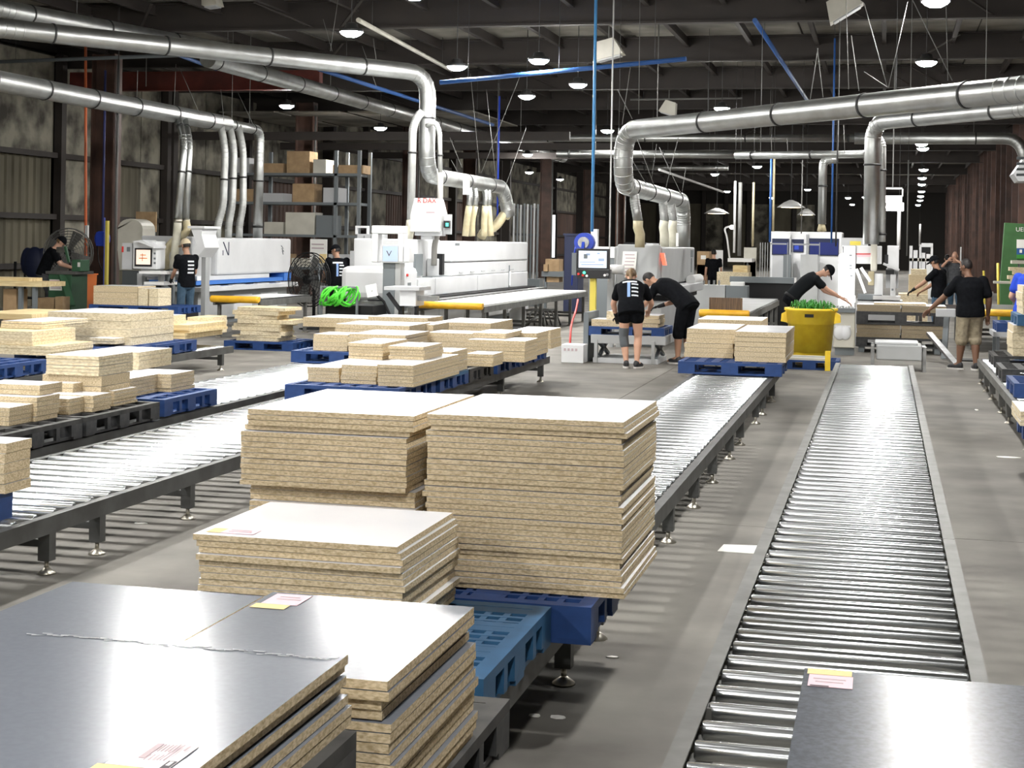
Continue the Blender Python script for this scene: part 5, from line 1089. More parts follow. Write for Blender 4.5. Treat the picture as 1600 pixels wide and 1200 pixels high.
h = thing('flexible_hose', 'thick tan hose curling left at the end of the white machine duct', 'hose', (EX, 38.5, 2.5)); MB().tube(round_path([(EX + .05, 38.5, 2.56), atY(787, 335, 38.4), atY(776, 353, 38.3), atY(756, 362, 38.0), atY(752, 370, 37.9)], .5, 6), .12, 14).build('hose', 'hose_tan', h)
pb(None, 'hanging_tag', 'paper', 723, 282, 734, 304, 33.2, .01).__setitem__('label', 'white paper tag hanging off the silver duct'); bpy.data.objects['hanging_tag']['category'] = 'tag'
GX, GY = -4.4, 26.4
pr = at(1600, 139, 3.85); pr2 = at(1720, 127, 3.85)
duct('big silver duct sweeping in from the right and curving down to the grey machine', [pr2, pr, (GX - .05, GY, 3.85), (GX - .05, GY, 2.9), (GX, 34.0, 2.86), (GX, 34.3, 2.5), (GX, 34.3, 1.84)], .165, .55, flange=1.9,
     wires=[(1000, 0, 998, 178, 26), (985, 105, 972, 195, 26.4), (965, 140, 988, 186, 26.4), (1322, 0, 1326, 140, 23.5), (1278, 75, 1266, 155, 24), (1277, 75, 1286, 152, 24), (1350, 5, 1387, 138, 22.5), (1418, 3, 1388, 138, 22.5), (1426, 0, 1488, 126, 20.5), (1478, 0, 1481, 126, 20.5), (1330, 55, 1342, 142, 23.3), (1350, 112, 1386, 136, 22.4), (995, 215, 1022, 290, 29), (1026, 225, 1018, 280, 29), (1030, 230, 1065, 305, 33), (1060, 215, 1040, 295, 31), (985, 245, 1010, 288, 27.5), (1072, 260, 1065, 305, 33)])
for k, (px, pe) in enumerate(((992, 1000), (1037, 1038), (1050, 1052))):
    a = atX(px - 2, 300, GX); b = atY(pe - (3, 0, 0)[k], 345, a.y); c = atY(pe, 366, a.y); d = (c.x, a.y, 1.82)
    duct('steel drop pipe into the grey machine, %s from the left' % RO[k], [(GX, a.y, 2.87), (GX + .03, a.y, 2.6), b], .085, .15, flange=5, name='drop_pipe'); h = thing('flexible_hose', 'hose end on the grey machine, %s from the left' % RO[k], 'hose', b); MB().tube([b, (b + c) / 2 + Vector((-.02, 0, 0)), c, d], .09, 14).build('hose', ('hose_tan', 'hose', 'hose')[k], h)
pb(None, 'canister', 'white_paint', 1056, 364, 1060, 385, 31, .08).__setitem__('label', 'small white upright canister between the grey machine pipes'); bpy.data.objects['canister']['category'] = 'canister'
RYd = 29.6; zr = 4.24
pr = at(1610, 168, zr); p0 = atY(1364, 192, RYd); p0.z = zr; p1 = Vector((p0.x, RYd, 1.95))
duct('second silver duct at right, under the big one, dropping to the white saw', [at(1730, 155, zr), pr, p0, p1], .15, .4, flange=1.9)
q = atY(1379, 212, RYd + .1); duct('thin twin pipe beside the vertical duct of the white saw', [(q.x - .25, RYd + .1, 4.1), (q.x, RYd + .1, 3.9), (q.x + .02, RYd + .1, 2.0)], .07, .2, flange=1.2, name='branch_pipe', m_='duct_white', wires=[(1318, 195, 1320, 240, 30), (1345, 240, 1362, 275, 30)])
a, b = atY(1150, 243, 31.5), atY(1352, 241, 30); duct('slim horizontal duct left of the white saw duct', [a, b], .075, .3, flange=1.4)
a = atY(1290, 249, 32); duct('slim vertical duct dropping to the glazed machine', [(a.x + .25, 32, a.z), (a.x - .05, 32, a.z), (atY(1285, 300, 32).x, 32, 2.35)], .085, .25, flange=1.4, wires=[(1205, 215, 1206, 243, 31.5), (1230, 215, 1231, 243, 31.5)])
a = atY(1284, 345, 32); h = thing('flexible_hose', 'tan forked hose below the slim vertical duct', 'hose', a)
for s in (-4, 4): MB().tube([(a.x, 32, 2.4), atY(1284 + s, 362, 32)], .05, 10).build('hose', 'hose_tan', h)
zt_ = atY(1000, 216, 46).z; duct('far transverse pipe under the roof, upper of the long pair', [(atY(690, 216, 46).x, 46, zt_), (atY(1340, 216, 46).x, 46, zt_)], .11, .3, flange=3.0)
duct('far transverse duct under the roof, thick pale right end', [(atY(1335, 213, 46).x, 46, zt_), (atY(1592, 213, 46).x, 46, zt_), (atY(1606, 245, 46).x, 46, zt_ - .8)], .17, .4, flange=3.0)
zt_ = atY(1000, 241, 47.5).z; duct('far transverse pipe under the roof, lower of the long pair', [(atY(870, 241, 47.5).x, 47.5, zt_), (atY(1180, 241, 47.5).x, 47.5, zt_)], .12, .3, flange=3.0)
zt_ = atY(1000, 262, 56).z; duct('farthest transverse pipe, shortest of them', [(atY(990, 262, 56).x, 56, zt_), (atY(1138, 262, 56).x, 56, zt_)], .09, .3, flange=3.0)

# ------------------------------------------------------------------ pipes, poles, hanging hoses
def pipe(name, label, pts, r, m_, cat='pipe'):
    o = MB().tube([Vector(p) for p in pts], r, 8).build(name, m_, None); return tag(o, label, cat)
def vpole(name, label, px, py0, py1, Y, r, m_, cat='pipe', px1=None):
    a, b = atY(px, py0, Y), atY(px1 or px, py1, Y); 
    if a.z > RZ: a.z = RZ + .02
    if b.z > .3:
        if a.z < RZ - .3:
            t = thing(name, label, cat, b); MB().tube([b, (b.x, b.y, a.z)], r, 8).build('line', m_, t); MB().tube([(b.x, b.y, a.z - .02), (b.x, b.y, RZ + .045)], .005, 5).build('hanger_wire', 'wire_dark', t); return t
        a = Vector((b.x, b.y, RZ + .045))
    return pipe(name, label, [a, b], r, m_, cat)
vpole('air_drop_pipe', 'bright blue vertical air pipe in the middle of the hall', 925, -60, 362, 26.9, .028, 'sky_pipe')
vpole('air_drop_pipe', 'dark blue vertical pipe at the second silver duct', 1299, 60, 380, 33, .02, 'pipe_blue'); vpole('air_drop_pipe', 'short blue vertical pipe above the fence panels', 1203, 245, 378, 40, .03, 'pipe_blue'); vpole('air_drop_pipe', 'blue pipe behind the white machine duct', 777, 150, 345, 40, .025, 'reel_blue')
vpole('power_cable', 'white cable hanging beside the blue vertical pipe', 951.5, 0, 440, 27.5, .014, 'white_paint', 'cable'); vpole('power_cable', 'grey cable hanging right of the white cable', 963, 200, 445, 29, .012, 'wire', 'cable')
vpole('orange_air_hose', 'orange hose hanging down the left edge of the first column', 134, 20, 480, 33.5, .035, 'orange_hose', 'hose'); c = atY(136, 362, 33.45); tag(MB().box(c.x - .03, c.x + .04, c.y - .05, c.y + .02, c.z - .15, c.z + .15).build('pull_switch', 'white_paint'), 'white pull switch on the orange hanging hose', 'switch')
vpole('blue_air_hose', 'blue hose running down the first brown column', 160, 110, 385, 34.2, .03, 'dusty_blue', 'hose')
t = thing('hose_reel', 'blue hose reel on a yellow post beside the first brown column', 'reel', (atY(163, 480, 32.6).x, 32.6, 0)); pb(t, 'yellow_post', 'yellow_pole', 163, 345, 168, 446, 32.6, .1, z0=0); pb(t, 'post_back', 'reel_blue', 161, 340, 163, 446, 32.65, .05, z0=0)
c = atY(160, 373, 32.9); MB().tube([c + Vector((-.03, -.08, 0)), c + Vector((.03, .08, 0))], .18, 18).build('drum', 'reel_blue', t); pb(t, 'bracket', 'reel_blue', 150, 363, 163, 384, 32.75, .06); MB().tube(round_path([atY(152, 384, 32.7), atY(154, 410, 32.6), atY(160, 424, 32.6)], .3), .012, 6).build('hose', 'rubber', t)
for (px, y0, y1, Y, m_, r, l) in ((1147, 283, 395, 40, 'white_paint', .03, 'thin white cable over the far sorting table'), (1155, 285, 400, 41, 'wire', .05, 'thick pale drop cable over the far sorting table'), (1176, 285, 385, 41, 'hose_tan', .03, 'tan drop cord near the fence panels'), (1208, 240, 362, 42, 'hose_tan', .03, 'tan drop cord above the glazed machine'),
                              (1306, 160, 385, 29, 'wire_dark', .015, 'dark cable hanging at the slim vertical duct'), (1252, 250, 365, 41, 'wire', .015, 'thin wire hanging above the glazed machine'), (1417, 250, 400, 45, 'wire', .02, 'thin pole hanging beyond the lit panels'), (1437, 350, 385, 70, 'white_paint', .04, 'thin white upright at the end of the lamp row'),
                              (1404, 330, 390, 43, 'white_paint', .05, 'pale pole under the lit panels'), (776, 130, 290, 42, 'wire', .012, 'thin wire right of the white machine duct'), (184, 40, 180, 30, 'wire_dark', .012, 'thin wire at the left tie beam'), (228, 90, 135, 34, 'wire', .012, 'thin wire above the red tie beam'),
                              (1106, 110, 200, 36, 'wire_dark', .012, 'dark wire above the silver duct elbow'), (1027, 30, 185, 34, 'wire', .012, 'upright wire above the silver duct'), (1400, 85, 148, 25, 'wire_dark', .012, 'dark upright wire above the right duct')):
    vpole('hanging_wire', l, px, y0, y1, Y, r, m_, 'cable')
for (p, q, Y0, Y1, r, m_, l) in (((688, 129), (1072, 92), 29.4, 28.5, .045, 'pipe_blue', 'blue air pipe crossing under the roof in the middle'), ((498, 108), (770, 195), 32, 45, .05, 'pipe_blue', 'blue air pipe running back above the white machine'), ((156, -6), (352, 60), 29, 38, .05, 'pipe_blue', 'blue air pipe at the top left'), ((-10, 97), (284, 86), 33, 33, .045, 'slate', 'grey blue pipe passing the first column'),
                              ((1180, -5), (1265, 155), 30, 48, .05, 'pipe_blue', 'blue air pipe slanting away at top right'), ((560, 20), (705, 97), 29, 38, .05, 'machine_cream', 'pale conduit slanting above the two lamps'), ((985, 145), (1160, 136), 46, 46, .03, 'wire', 'thin pale conduit under the dark roof'), ((1030, 265), (1130, 300), 50, 56, .04, 'white_paint', 'pale slanting pipe behind the grey machine duct')):
    a, b = atY(*p, Y0), atY(*q, Y1); a.z = min(a.z, RZ - .7); b.z = min(b.z, RZ - .68); t = thing('air_pipe', l, 'pipe', a); MB().tube([a, b], r, 8).build('pipe', m_, t)
    for u in (.12, .5, .88): c = a.lerp(b, u); MB().tube([c, (c.x, c.y, RZ + .045)], .006, 5).build('hanger_wire', 'wire_dark', t)
# scraps lying on the floor
o = MB().add([(0, 0, .004), (.30, .0, .004), (.33, .13, .03), (.02, .18, .012), (.30, .0, .0), (.33, .13, .026), (.02, .18, .008), (0, 0, 0)], [(0, 1, 2, 3), (7, 6, 5, 4), (0, 7, 4, 1), (1, 4, 5, 2), (2, 5, 6, 3), (3, 6, 7, 0)]).build('paper_sheet', 'paper', None, loc=(0, 0, 0)); p = at(1121, 862, 0); o.location = (p.x, p.y, 0.001); tag(o, 'white torn sheet on the floor between the centre and right conveyors', 'paper')
for k, (px, py, w, h, l) in enumerate(((1575, 715, .22, .10, 'pale paper scrap on the floor right of the right conveyor'), (1526, 641, .05, .18, 'thin white sliver on the floor beyond the right conveyor'), (220, 818, .09, .07, 'crumpled scrap under the left conveyor'), (835, 1119, .06, .04, 'small pale chip on the floor below the blue pallet'), (873, 1122, .07, .05, 'pale chip right of another below the blue pallet'), (957, 1028, .06, .03, 'pale chip beside the blue pallet leg'))):
    p = at(px, py, 0); rr = random.Random(k)
    n = 7; vs = [(w * .5 * math.cos(a * 2 * math.pi / n) * rr.uniform(.7, 1.1), h * .5 * math.sin(a * 2 * math.pi / n) * rr.uniform(.7, 1.1)) for a in range(n)]
    o = MB().prism(vs, .001, .006, 'z').build('paper_scrap', 'paper'); o.location = (p.x, p.y, 0); tag(o, l, 'scrap')

t = thing('pump_unit', 'white cylinder tank with grey pipes standing under the long belt table', 'pump', (-7.5, 31.5, 0))
MB().lathe((-7.5, 31.5, 0), [(.16, 0), (.18, .03), (.18, .42), (.10, .5), (.04, .52)], 18).build('tank', 'machine_white', t); MB().tube(round_path([(-7.35, 31.4, .1), (-7.1, 31.4, .3), (-7.1, 32.2, .3), (-7.1, 32.3, .02)], .1), .03, 8).build('pipe', 'steel', t)
for k in range(5): MB().tube(round_path([(-7.95 + .12 * k, 33.2 + .1 * k, .02), (-7.9 + .12 * k, 33.4, .35), (-7.6 + .1 * k, 33.9, .38), (-7.5 + .1 * k, 34.0, .02)], .12), .02, 6).build('hose', 'steel', t)
t = thing('motor_box', 'dark motor box on the floor under the long belt table', 'motor', (-7.6, 28.6, 0)); bx(t, 'body', 'slate', -7.9, -7.3, 28.3, 28.8, .04, .36, .02); MB().tube([(-7.6, 28.28, .2), (-7.6, 28.1, .2)], .11, 14).build('end_cap', 'rubber', t); bx(t, 'feet', 'rubber', -7.85, -7.35, 28.35, 28.75, 0, .039)
# ------------------------------------------------------------------ people
def capsule(mb, p, q, r0, r1, n=10):
    p, q = Vector(p), Vector(q); d = (q - p); L = d.length; d = d / max(L, 1e-6); pts, rs = [], []
    for k in range(4): a = math.pi / 2 * k / 3.2; pts.append(p - d * r0 * math.cos(a)); rs.append(max(.004, r0 * math.sin(a)))
    pts.append(p); rs.append(r0); pts.append(q); rs.append(r1)
    for k in range(3, -1, -1): a = math.pi / 2 * k / 3.2; pts.append(q + d * r1 * math.cos(a)); rs.append(max(.004, r1 * math.sin(a)))
    mb.tube(pts, rs, n)
def torso(mb, rings, n=18):
    """rings: (centre, right, forward, rx, ry)"""
    vs = []
    for c, r, f, rx, ry in rings:
        for k in range(n):
            a = 2 * math.pi * k / n; ca, sa = math.cos(a), math.sin(a)
            ca = math.copysign(abs(ca) ** .85, ca); sa = math.copysign(abs(sa) ** .85, sa)
            vs.append(c + r * rx * ca + f * ry * sa)
    m_ = len(rings); fs = [(i * n + k, i * n + (k + 1) % n, (i + 1) * n + (k + 1) % n, (i + 1) * n + k) for i in range(m_ - 1) for k in range(n)]
    fs += [tuple(reversed(range(n))), tuple((m_ - 1) * n + k for k in range(n))]; mb.add(vs, fs, 0, True)
def remesh(mb, vox):
    me = mb.mesh('tmp', 'skin_light'); o = bpy.data.objects.new('tmp', me); COL.objects.link(o)
    r = o.modifiers.new('r', 'REMESH'); r.mode = 'VOXEL'; r.voxel_size = vox
    s = o.modifiers.new('s', 'SMOOTH'); s.factor = .5; s.iterations = 3
    dg = bpy.context.evaluated_depsgraph_get(); dg.update(); ev = o.evaluated_get(dg); out = bpy.data.meshes.new_from_object(ev, depsgraph=dg)
    bpy.data.objects.remove(o); bpy.data.meshes.remove(me); return out
def blob(name, mb, m_, parent, vox=.013, extra=None, off=None):
    """one continuous skin-tight surface; extra = finer geometry joined on afterwards"""
    b = bmesh.new(); me = remesh(mb, vox); b.from_mesh(me)
    if extra:
        e = extra.mesh('tmp', m_); b.from_mesh(e); bpy.data.meshes.remove(e)
    for f in b.faces: f.smooth = True
    bpy.data.meshes.remove(me); me = bpy.data.meshes.new(name); b.to_mesh(me); b.free()
    for v in me.vertices: v.co -= off
    me.materials.append(M[m_]); o = bpy.data.objects.new(name, me); COL.objects.link(o); o.parent = parent; return o
def person(label, X, Y, face, J, skin='skin_light', shirt='cloth_black', pants=None, hem=.12, pants_to=.62, shoes=True, hair='hair_dark', cap=None, long_hair=False, gloves=(), print_=None, brace=None, sc=1.0, look=None, bodyw=1.0, belt=False, short=.6, hid=None, pz=0.0):
    base = Vector((X, Y, 0)); t = thing('person', label, 'person', base)
    th = math.radians(face); R_ = Vector((math.cos(th), math.sin(th), 0)); F_ = Vector((-math.sin(th), math.cos(th), 0))
    def L(v): return base + (R_ * v[0] + F_ * v[1] + UP * v[2]) * sc
    D_ = dict(pel=(0, 0, .92), nk=(0, .0, 1.46), head=(0, .03, 1.62), shL=(-.19, 0, 1.40), shR=(.19, 0, 1.40), elL=(-.24, -.02, 1.12), elR=(.24, -.02, 1.12), wrL=(-.25, .08, .88), wrR=(.25, .08, .88),
              hipL=(-.09, 0, .90), hipR=(.09, 0, .90), knL=(-.10, .03, .50), knR=(.10, .03, .50), anL=(-.11, -.02, .09), anR=(.11, -.02, .09), toL=(-.13, .14, .03), toR=(.13, .14, .03))
    D_.update(J); P = {k: L(v) for k, v in D_.items()}
    pel, nk = P['pel'], P['nk']; ax = (nk - pel).normalized(); r = (P['shR'] - P['shL']).normalized(); hr = (P['hipR'] - P['hipL']).normalized()
    bend = F_ - ax * F_.dot(ax); bend = bend.normalized() if bend.length > .05 else UP
    mid = (pel + nk) / 2 - bend * .02 * (1 + 2.0 * (1 - ax.z))
    def spine(u): return pel * (1 - u) ** 2 + (mid * 2 - (pel + nk) / 2) * 2 * u * (1 - u) + nk * u * u
    def frame(u):
        tt = (spine(min(1, u + .05)) - spine(max(0, u - .05))).normalized(); rr = (hr * (1 - u) + r * u); rr = (rr - tt * rr.dot(tt)).normalized(); return rr, tt.cross(rr).normalized()
    w = bodyw * sc
    prof = [(-.16, .10, .08), (-.05, .158, .112), (.08, .165, .118), (.28, .148, .108), (.45, .15, .112), (.65, .168, .118), (.82, .175, .108), (.93, .135, .085), (1.0, .062, .058)]
    def rings(us, infl): return [(spine(u) if u >= 0 else pel + (pel - spine(.1)).normalized() * (-u) * (nk - pel).length, *frame(max(u, 0)), (rx * w + infl), (ry * w + infl)) for u, rx, ry in us]
    body = MB(); torso(body, rings(prof, 0))
    hd = P['head']; hu = (hd - nk).normalized(); hf = L(look) - hd if look else F_ * 1.0; hf = (hf - hu * hf.dot(hu)).normalized() if (hf - hu * hf.dot(hu)).length > .02 else F_; hrt = hf.cross(hu).normalized()
    s = sc
    capsule(body, nk - hu * .05 * s, hd - hu * .03 * s, .060 * s, .054 * s)
    body.ell(hd + hu * .02 * s, (.076 * s, .096 * s, .112 * s), (hrt, hf, hu)); body.ell(hd + hf * .035 * s - hu * .065 * s, (.052 * s, .055 * s, .052 * s), (hrt, hf, hu))
    for (sd) in ('L', 'R'):
        sh, el, wr, hp, kn, an, to = (P[k + sd] for k in ('sh', 'el', 'wr', 'hip', 'kn', 'an', 'to'))
        body.ell(sh, (.062 * s, .062 * s, .062 * s)); capsule(body, sh, el, .050 * w, .040 * w); capsule(body, el, el.lerp(wr, .4), .040 * w, .040 * w); capsule(body, el.lerp(wr, .4), wr, .040 * w, .026 * s)
        capsule(body, hp, kn, .088 * w, .056 * w); capsule(body, kn, kn.lerp(an, .35), .052 * w, .057 * w); capsule(body, kn.lerp(an, .35), an, .056 * w, .036 * s); capsule(body, an, an.lerp(to, .9) - UP * .0, .038 * s, .034 * s)
    ex = MB()
    # nose, ears, brows
    ex.add([hd + hf * .088 * s + hu * .03 * s, hd + hf * .088 * s - hrt * .016 * s - hu * .018 * s, hd + hf * .118 * s - hu * .016 * s, hd + hf * .088 * s + hrt * .016 * s - hu * .018 * s], [(0, 1, 2), (0, 2, 3), (1, 3, 2)], 0, True)
    for sg in (-1, 1): ex.ell(hd + hrt * sg * .078 * s + hu * .0, (.012 * s, .022 * s, .034 * s), (hrt, hf, hu), 8, 6)
    hands = {}
    for sd in ('L', 'R'):
        el, wr = P['el' + sd], P['wr' + sd]; d = (wr - el).normalized(); sg = -1 if sd == 'L' else 1
        side = R_ * sg; pn = d.cross(side); pn = pn.normalized() if pn.length > .1 else F_          # palm normal
        if pn.dot(UP) > 0 and abs(d.z) < .8: pn = -pn
        wd = pn.cross(d).normalized(); h = MB() 
        if wd.dot(F_ if d.z < -.7 else -side) < 0: wd = -wd        # towards the thumb
        h.ell(wr + d * .05 * s, (.040 * s, .017 * s, .056 * s), (wd, pn, d), 10, 7)
        for k, ln in enumerate((.072, .080, .074, .058)):
            b0 = wr + d * .092 * s + wd * (.027 - .018 * k) * s; b1 = b0 + (d * .85 + pn * .3).normalized() * ln * .55 * s; b2 = b1 + (d * .5 + pn * .7).normalized() * ln * .5 * s
            h.tube([b0 - d * .02 * s, b0, b1, b2], [.0095 * s, .0095 * s, .0085 * s, .006 * s], 6)
        b0 = wr + d * .03 * s + wd * .032 * s; b1 = b0 + (d * .6 + wd * .75).normalized() * .038 * s; b2 = b1 + (d * .9 + wd * .1 + pn * .4).normalized() * .032 * s
        h.tube([wr + d * .02 * s + wd * .015 * s, b0, b1, b2], [.012 * s, .012 * s, .010 * s, .007 * s], 6)
        hands[sd] = h
        if sd not in gloves: ex.add(h.v, h.f, 0, True)
    blob('body', body, skin, t, .013, ex, base)
    ey = MB()
    for sg in (-1, 1): ey.ell(hd + hrt * sg * .032 * s + hu * .022 * s + hf * .083 * s, (.012 * s, .009 * s, .008 * s), (hrt, hf, hu), 8, 6)
    ey.build('eyes', 'eye_white', t); ey = MB()
    for sg in (-1, 1): ey.ell(hd + hrt * sg * .032 * s + hu * .022 * s + hf * .090 * s, (.006 * s, .004 * s, .006 * s), (hrt, hf, hu), 8, 6)
    ey.build('pupils', 'eye_dark', t)
    mo = MB(); mo.ell(hd + hf * .089 * s - hu * .055 * s, (.024 * s, .006 * s, .006 * s), (hrt, hf, hu), 8, 5); mo.build('mouth', 'skin_tan' if skin == 'skin_light' else 'skin_brown', t)
    for sd in gloves:
        g = MB(); g.add(hands[sd].v, hands[sd].f, 0, True); wr, el = P['wr' + sd], P['el' + sd]; q = MB(); capsule(q, wr.lerp(el, .25), wr, .038 * s, .032 * s)
        blob('glove', q, 'rubber', t, .012, g, base)
    # hair
    if hair:
        h = MB(); hk = .9 if cap else 1; h.ell(hd + hu * (.035 * s if not cap else .01 * s) - hf * .016 * s, (.083 * s, .098 * s * hk, .108 * s * hk), (hrt, hf, hu))
        if long_hair:
            h.ell(hd - hf * .075 * s - hu * .02 * s, (.055 * s, .045 * s, .07 * s), (hrt, hf, hu)); capsule(h, hd - hf * .10 * s + hu * .0, hd - hf * .10 * s - hu * .2 * s - UP * .05, .034 * s, .018 * s)
        b = remesh(h, .012); bm_ = bmesh.new(); bm_.from_mesh(b)      # trim the face clear
        dead = [f for f in bm_.faces if (f.calc_center_median() - hd).dot(hf) > .03 * s and (f.calc_center_median() - hd).dot(hu) < .085 * s or ((f.calc_center_median() - hd).dot(hu) < -.045 * s and not long_hair) or ((f.calc_center_median() - hd).dot(hu) < .02 * s and (f.calc_center_median() - hd).dot(hf) > -.005 * s)]
        bmesh.ops.delete(bm_, geom=dead, context='FACES')
        for f in bm_.faces: f.smooth = True
        bm_.to_mesh(b); bm_.free()
        for v in b.vertices: v.co -= base
        b.materials.clear(); b.materials.append(M[hair]); o = bpy.data.objects.new('hair', b); COL.objects.link(o); o.parent = t
    if cap:
        n = 16; vs = []; fs = []
        for j in range(6):
            a = math.pi / 2 * j / 5
            for k in range(n): an = 2 * math.pi * k / n; vs.append(hd + hu * (.018 + .128 * math.sin(a)) * s + (hrt * .096 * math.cos(an) + hf * .116 * math.sin(an)) * math.cos(a) * s)
        fs = [(j * n + k, j * n + (k + 1) % n, (j + 1) * n + (k + 1) % n, (j + 1) * n + k) for j in range(5) for k in range(n)]
        c = MB(); c.add(vs, fs, 0, True); o = c.build('cap', cap, t)
        v_ = MB(); pts = [(-.07, .06), (-.075, .13), (-.045, .175), (0, .19), (.045, .175), (.075, .13), (.07, .06)]
        top = [hd + hrt * x * s + hf * y * s + hu * (.035 - .25 * max(0, y - .09)) * s for x, y in pts]; v_.add(top + [q - hu * .008 * s for q in top], [tuple(range(7)), tuple(reversed(range(7, 14)))] + [(i, (i + 1) % 7, (i + 1) % 7 + 7, i + 7) for i in range(7)])
        v_.build('visor', cap if cap != 'cap_tan' else cap, o)
    # clothes
    sh_ = MB(); us = [(-hem, .165, .118)] + [q for q in prof if q[0] > -.04][:-1] + [(.97, .09, .075)]
    torso(sh_, rings(us, .020 * s))
    for sd in ('L', 'R'):
        sh, el = P['sh' + sd], P['el' + sd]; sh_.ell(sh, (.078 * s,) * 3); capsule(sh_, sh, sh.lerp(el, short), .068 * w, .064 * w)
    so = blob('shirt', sh_, shirt, t, .013, None, base)
    pc = pants or 'cloth_black'; pm = MB()
    torso(pm, rings([(-.20, .12, .09), (-.10, .166, .12), (.06, .166, .122)], .014 * s))
    for sd in ('L', 'R'):
        hp, kn, an = P['hip' + sd], P['kn' + sd], P['an' + sd]
        if pants_to <= 1: capsule(pm, hp, hp.lerp(kn, pants_to), .104 * w, .098 * w)
        else: capsule(pm, hp, kn, .102 * w, .082 * w); capsule(pm, kn, kn.lerp(an, pants_to - 1), .082 * w, (.085 if pants_to < 1.6 else .058) * w)
    blob('shorts' if pants_to < 1.6 else 'trousers', pm, pc, t, .013, None, base)
    if belt: b = MB(); q = rings([(.0, .166, .12), (.07, .166, .12)], .03 * s); torso(b, q); b.build('belt', 'rubber', t)
    if shoes:
        for sd in ('L', 'R'):
            an, to = P['an' + sd], P['to' + sd]; d = (to - an); d.z = 0; d.normalize(); sd_ = Vector((-d.y, d.x, 0)); z0 = min(an.z - .09 * s, to.z - .03 * s); z0 = max(z0, 0)
            c = Vector((an.x, an.y, z0)) + d * .06 * s; q = MB(); q.ell(c + UP * .045 * s, (.046 * s, .135 * s, .048 * s), (sd_, d, UP)); q.ell(c - d * .07 * s + UP * .07 * s, (.044 * s, .06 * s, .06 * s), (sd_, d, UP))
            o = blob('shoe', q, 'shoe_dark', t, .012, None, base); q = MB(); n = 14
            vs = [(c + d * .138 * s * math.sin(2 * math.pi * k / n) + sd_ * .05 * s * math.cos(2 * math.pi * k / n)) for k in range(n)]
            q.add([Vector((v.x, v.y, z0 + .001)) for v in vs] + [Vector((v.x, v.y, z0 + .028 * s)) for v in vs], [tuple(reversed(range(n))), tuple(range(n, 2 * n))] + [(k, (k + 1) % n, (k + 1) % n + n, k + n) for k in range(n)]); q.build('sole', 'shoe_sole', o)
    if brace:
        kn, hp, an = P['kn' + brace], P['hip' + brace], P['an' + brace]; q = MB(); capsule(q, hp.lerp(kn, .72), kn, .072 * w, .066 * w); capsule(q, kn, kn.lerp(an, .33), .066 * w, .064 * w); blob('knee_brace', q, 'knee_brace', t, .012, None, base)
    if print_:
        bv = BVHTree.FromPolygons([v.co.copy() for v in so.data.vertices], [tuple(p.vertices) for p in so.data.polygons])
        for (name, x0, x1, y0, y1, m_) in print_:       # strips on the back, in metres from the neck centre line downwards
            q = MB(); nx, ny = max(2, int((x1 - x0) / .02)), max(2, int(abs(y1 - y0) / .03)); vs = []; ok = True
            for j in range(ny + 1):
                for i in range(nx + 1):
                    u = 1 - (y0 + (y1 - y0) * j / ny) / (nk - pel).length; rr, ff = frame(max(0, min(1, u))); o_ = spine(max(0, min(1, u))) + rr * (x0 + (x1 - x0) * i / nx) * s - base
                    hit = bv.ray_cast(o_ - ff * .6, ff)
                    if hit[0] is None: ok = False; break
                    vs.append(hit[0] - ff * .003 + base)
                if not ok: break
            if ok: q.add(vs, [(j * (nx + 1) + i, j * (nx + 1) + i + 1, (j + 1) * (nx + 1) + i + 1, (j + 1) * (nx + 1) + i) for j in range(ny) for i in range(nx)], 0, True); q.build(name, m_, so)
    return t
PR = [('print_stem', -.045, .0, .14, .40, 'print_blue'), ('print_bar', -.12, .10, .11, .145, 'print_white')] + [('print_line', .02, .12, .17 + .065 * k, .195 + .065 * k, 'print_white') for k in range(4)]
# woman bending over the lift table, seen from behind
person('woman with blond ponytail, black T-shirt and shorts, grey knee brace, bending over the lift table', -3.72, 23.05, 4,
       dict(pel=(0, -.06, .90), nk=(-.04, .30, 1.27), head=(-.05, .44, 1.38), shL=(-.22, .27, 1.20), shR=(.17, .27, 1.20), elL=(-.31, .34, .95), elR=(.27, .42, .97), wrL=(-.27, .42, .76), wrR=(.22, .58, .86), hipL=(-.09, -.06, .88), hipR=(.09, -.06, .88), knL=(-.11, .0, .48), knR=(.11, .0, .48), anL=(-.06, -.04, .09), anR=(.10, -.06, .09), toL=(-.08, .11, .03), toR=(.16, .08, .03)),
       'skin_light', 'cloth_black', 'cloth_black', bodyw=1.12, hair='hair_brown', long_hair=True, look=(-.05, 1.0, .9), gloves=('L',), print_=PR, brace='L', pants_to=.30, hem=.22, short=.55)
# man beside her, seen from the side
person('man with grey cap in black T-shirt and long black shorts leaning over the lift table', -3.20, 24.25, 62,
       dict(pel=(0, -.20, .92), nk=(0, .33, 1.22), head=(0, .50, 1.27), shL=(-.17, .27, 1.16), shR=(.17, .27, 1.16), elL=(-.22, .40, .92), elR=(.27, .12, .97), wrL=(-.16, .60, .80), wrR=(.10, .40, .86), hipL=(-.09, -.20, .90), hipR=(.09, -.20, .90), knL=(-.10, -.12, .50), knR=(.10, -.14, .50), anL=(-.10, -.12, .09), anR=(.10, -.16, .09), toL=(-.10, .06, .03), toR=(.10, .02, .03)),
       'skin_tan', 'cloth_black', 'cloth_black', cap=None, look=(0, 1.0, 1.0), gloves=('R',), pants_to=1.12, hem=.16, bodyw=1.06, sc=1.03)
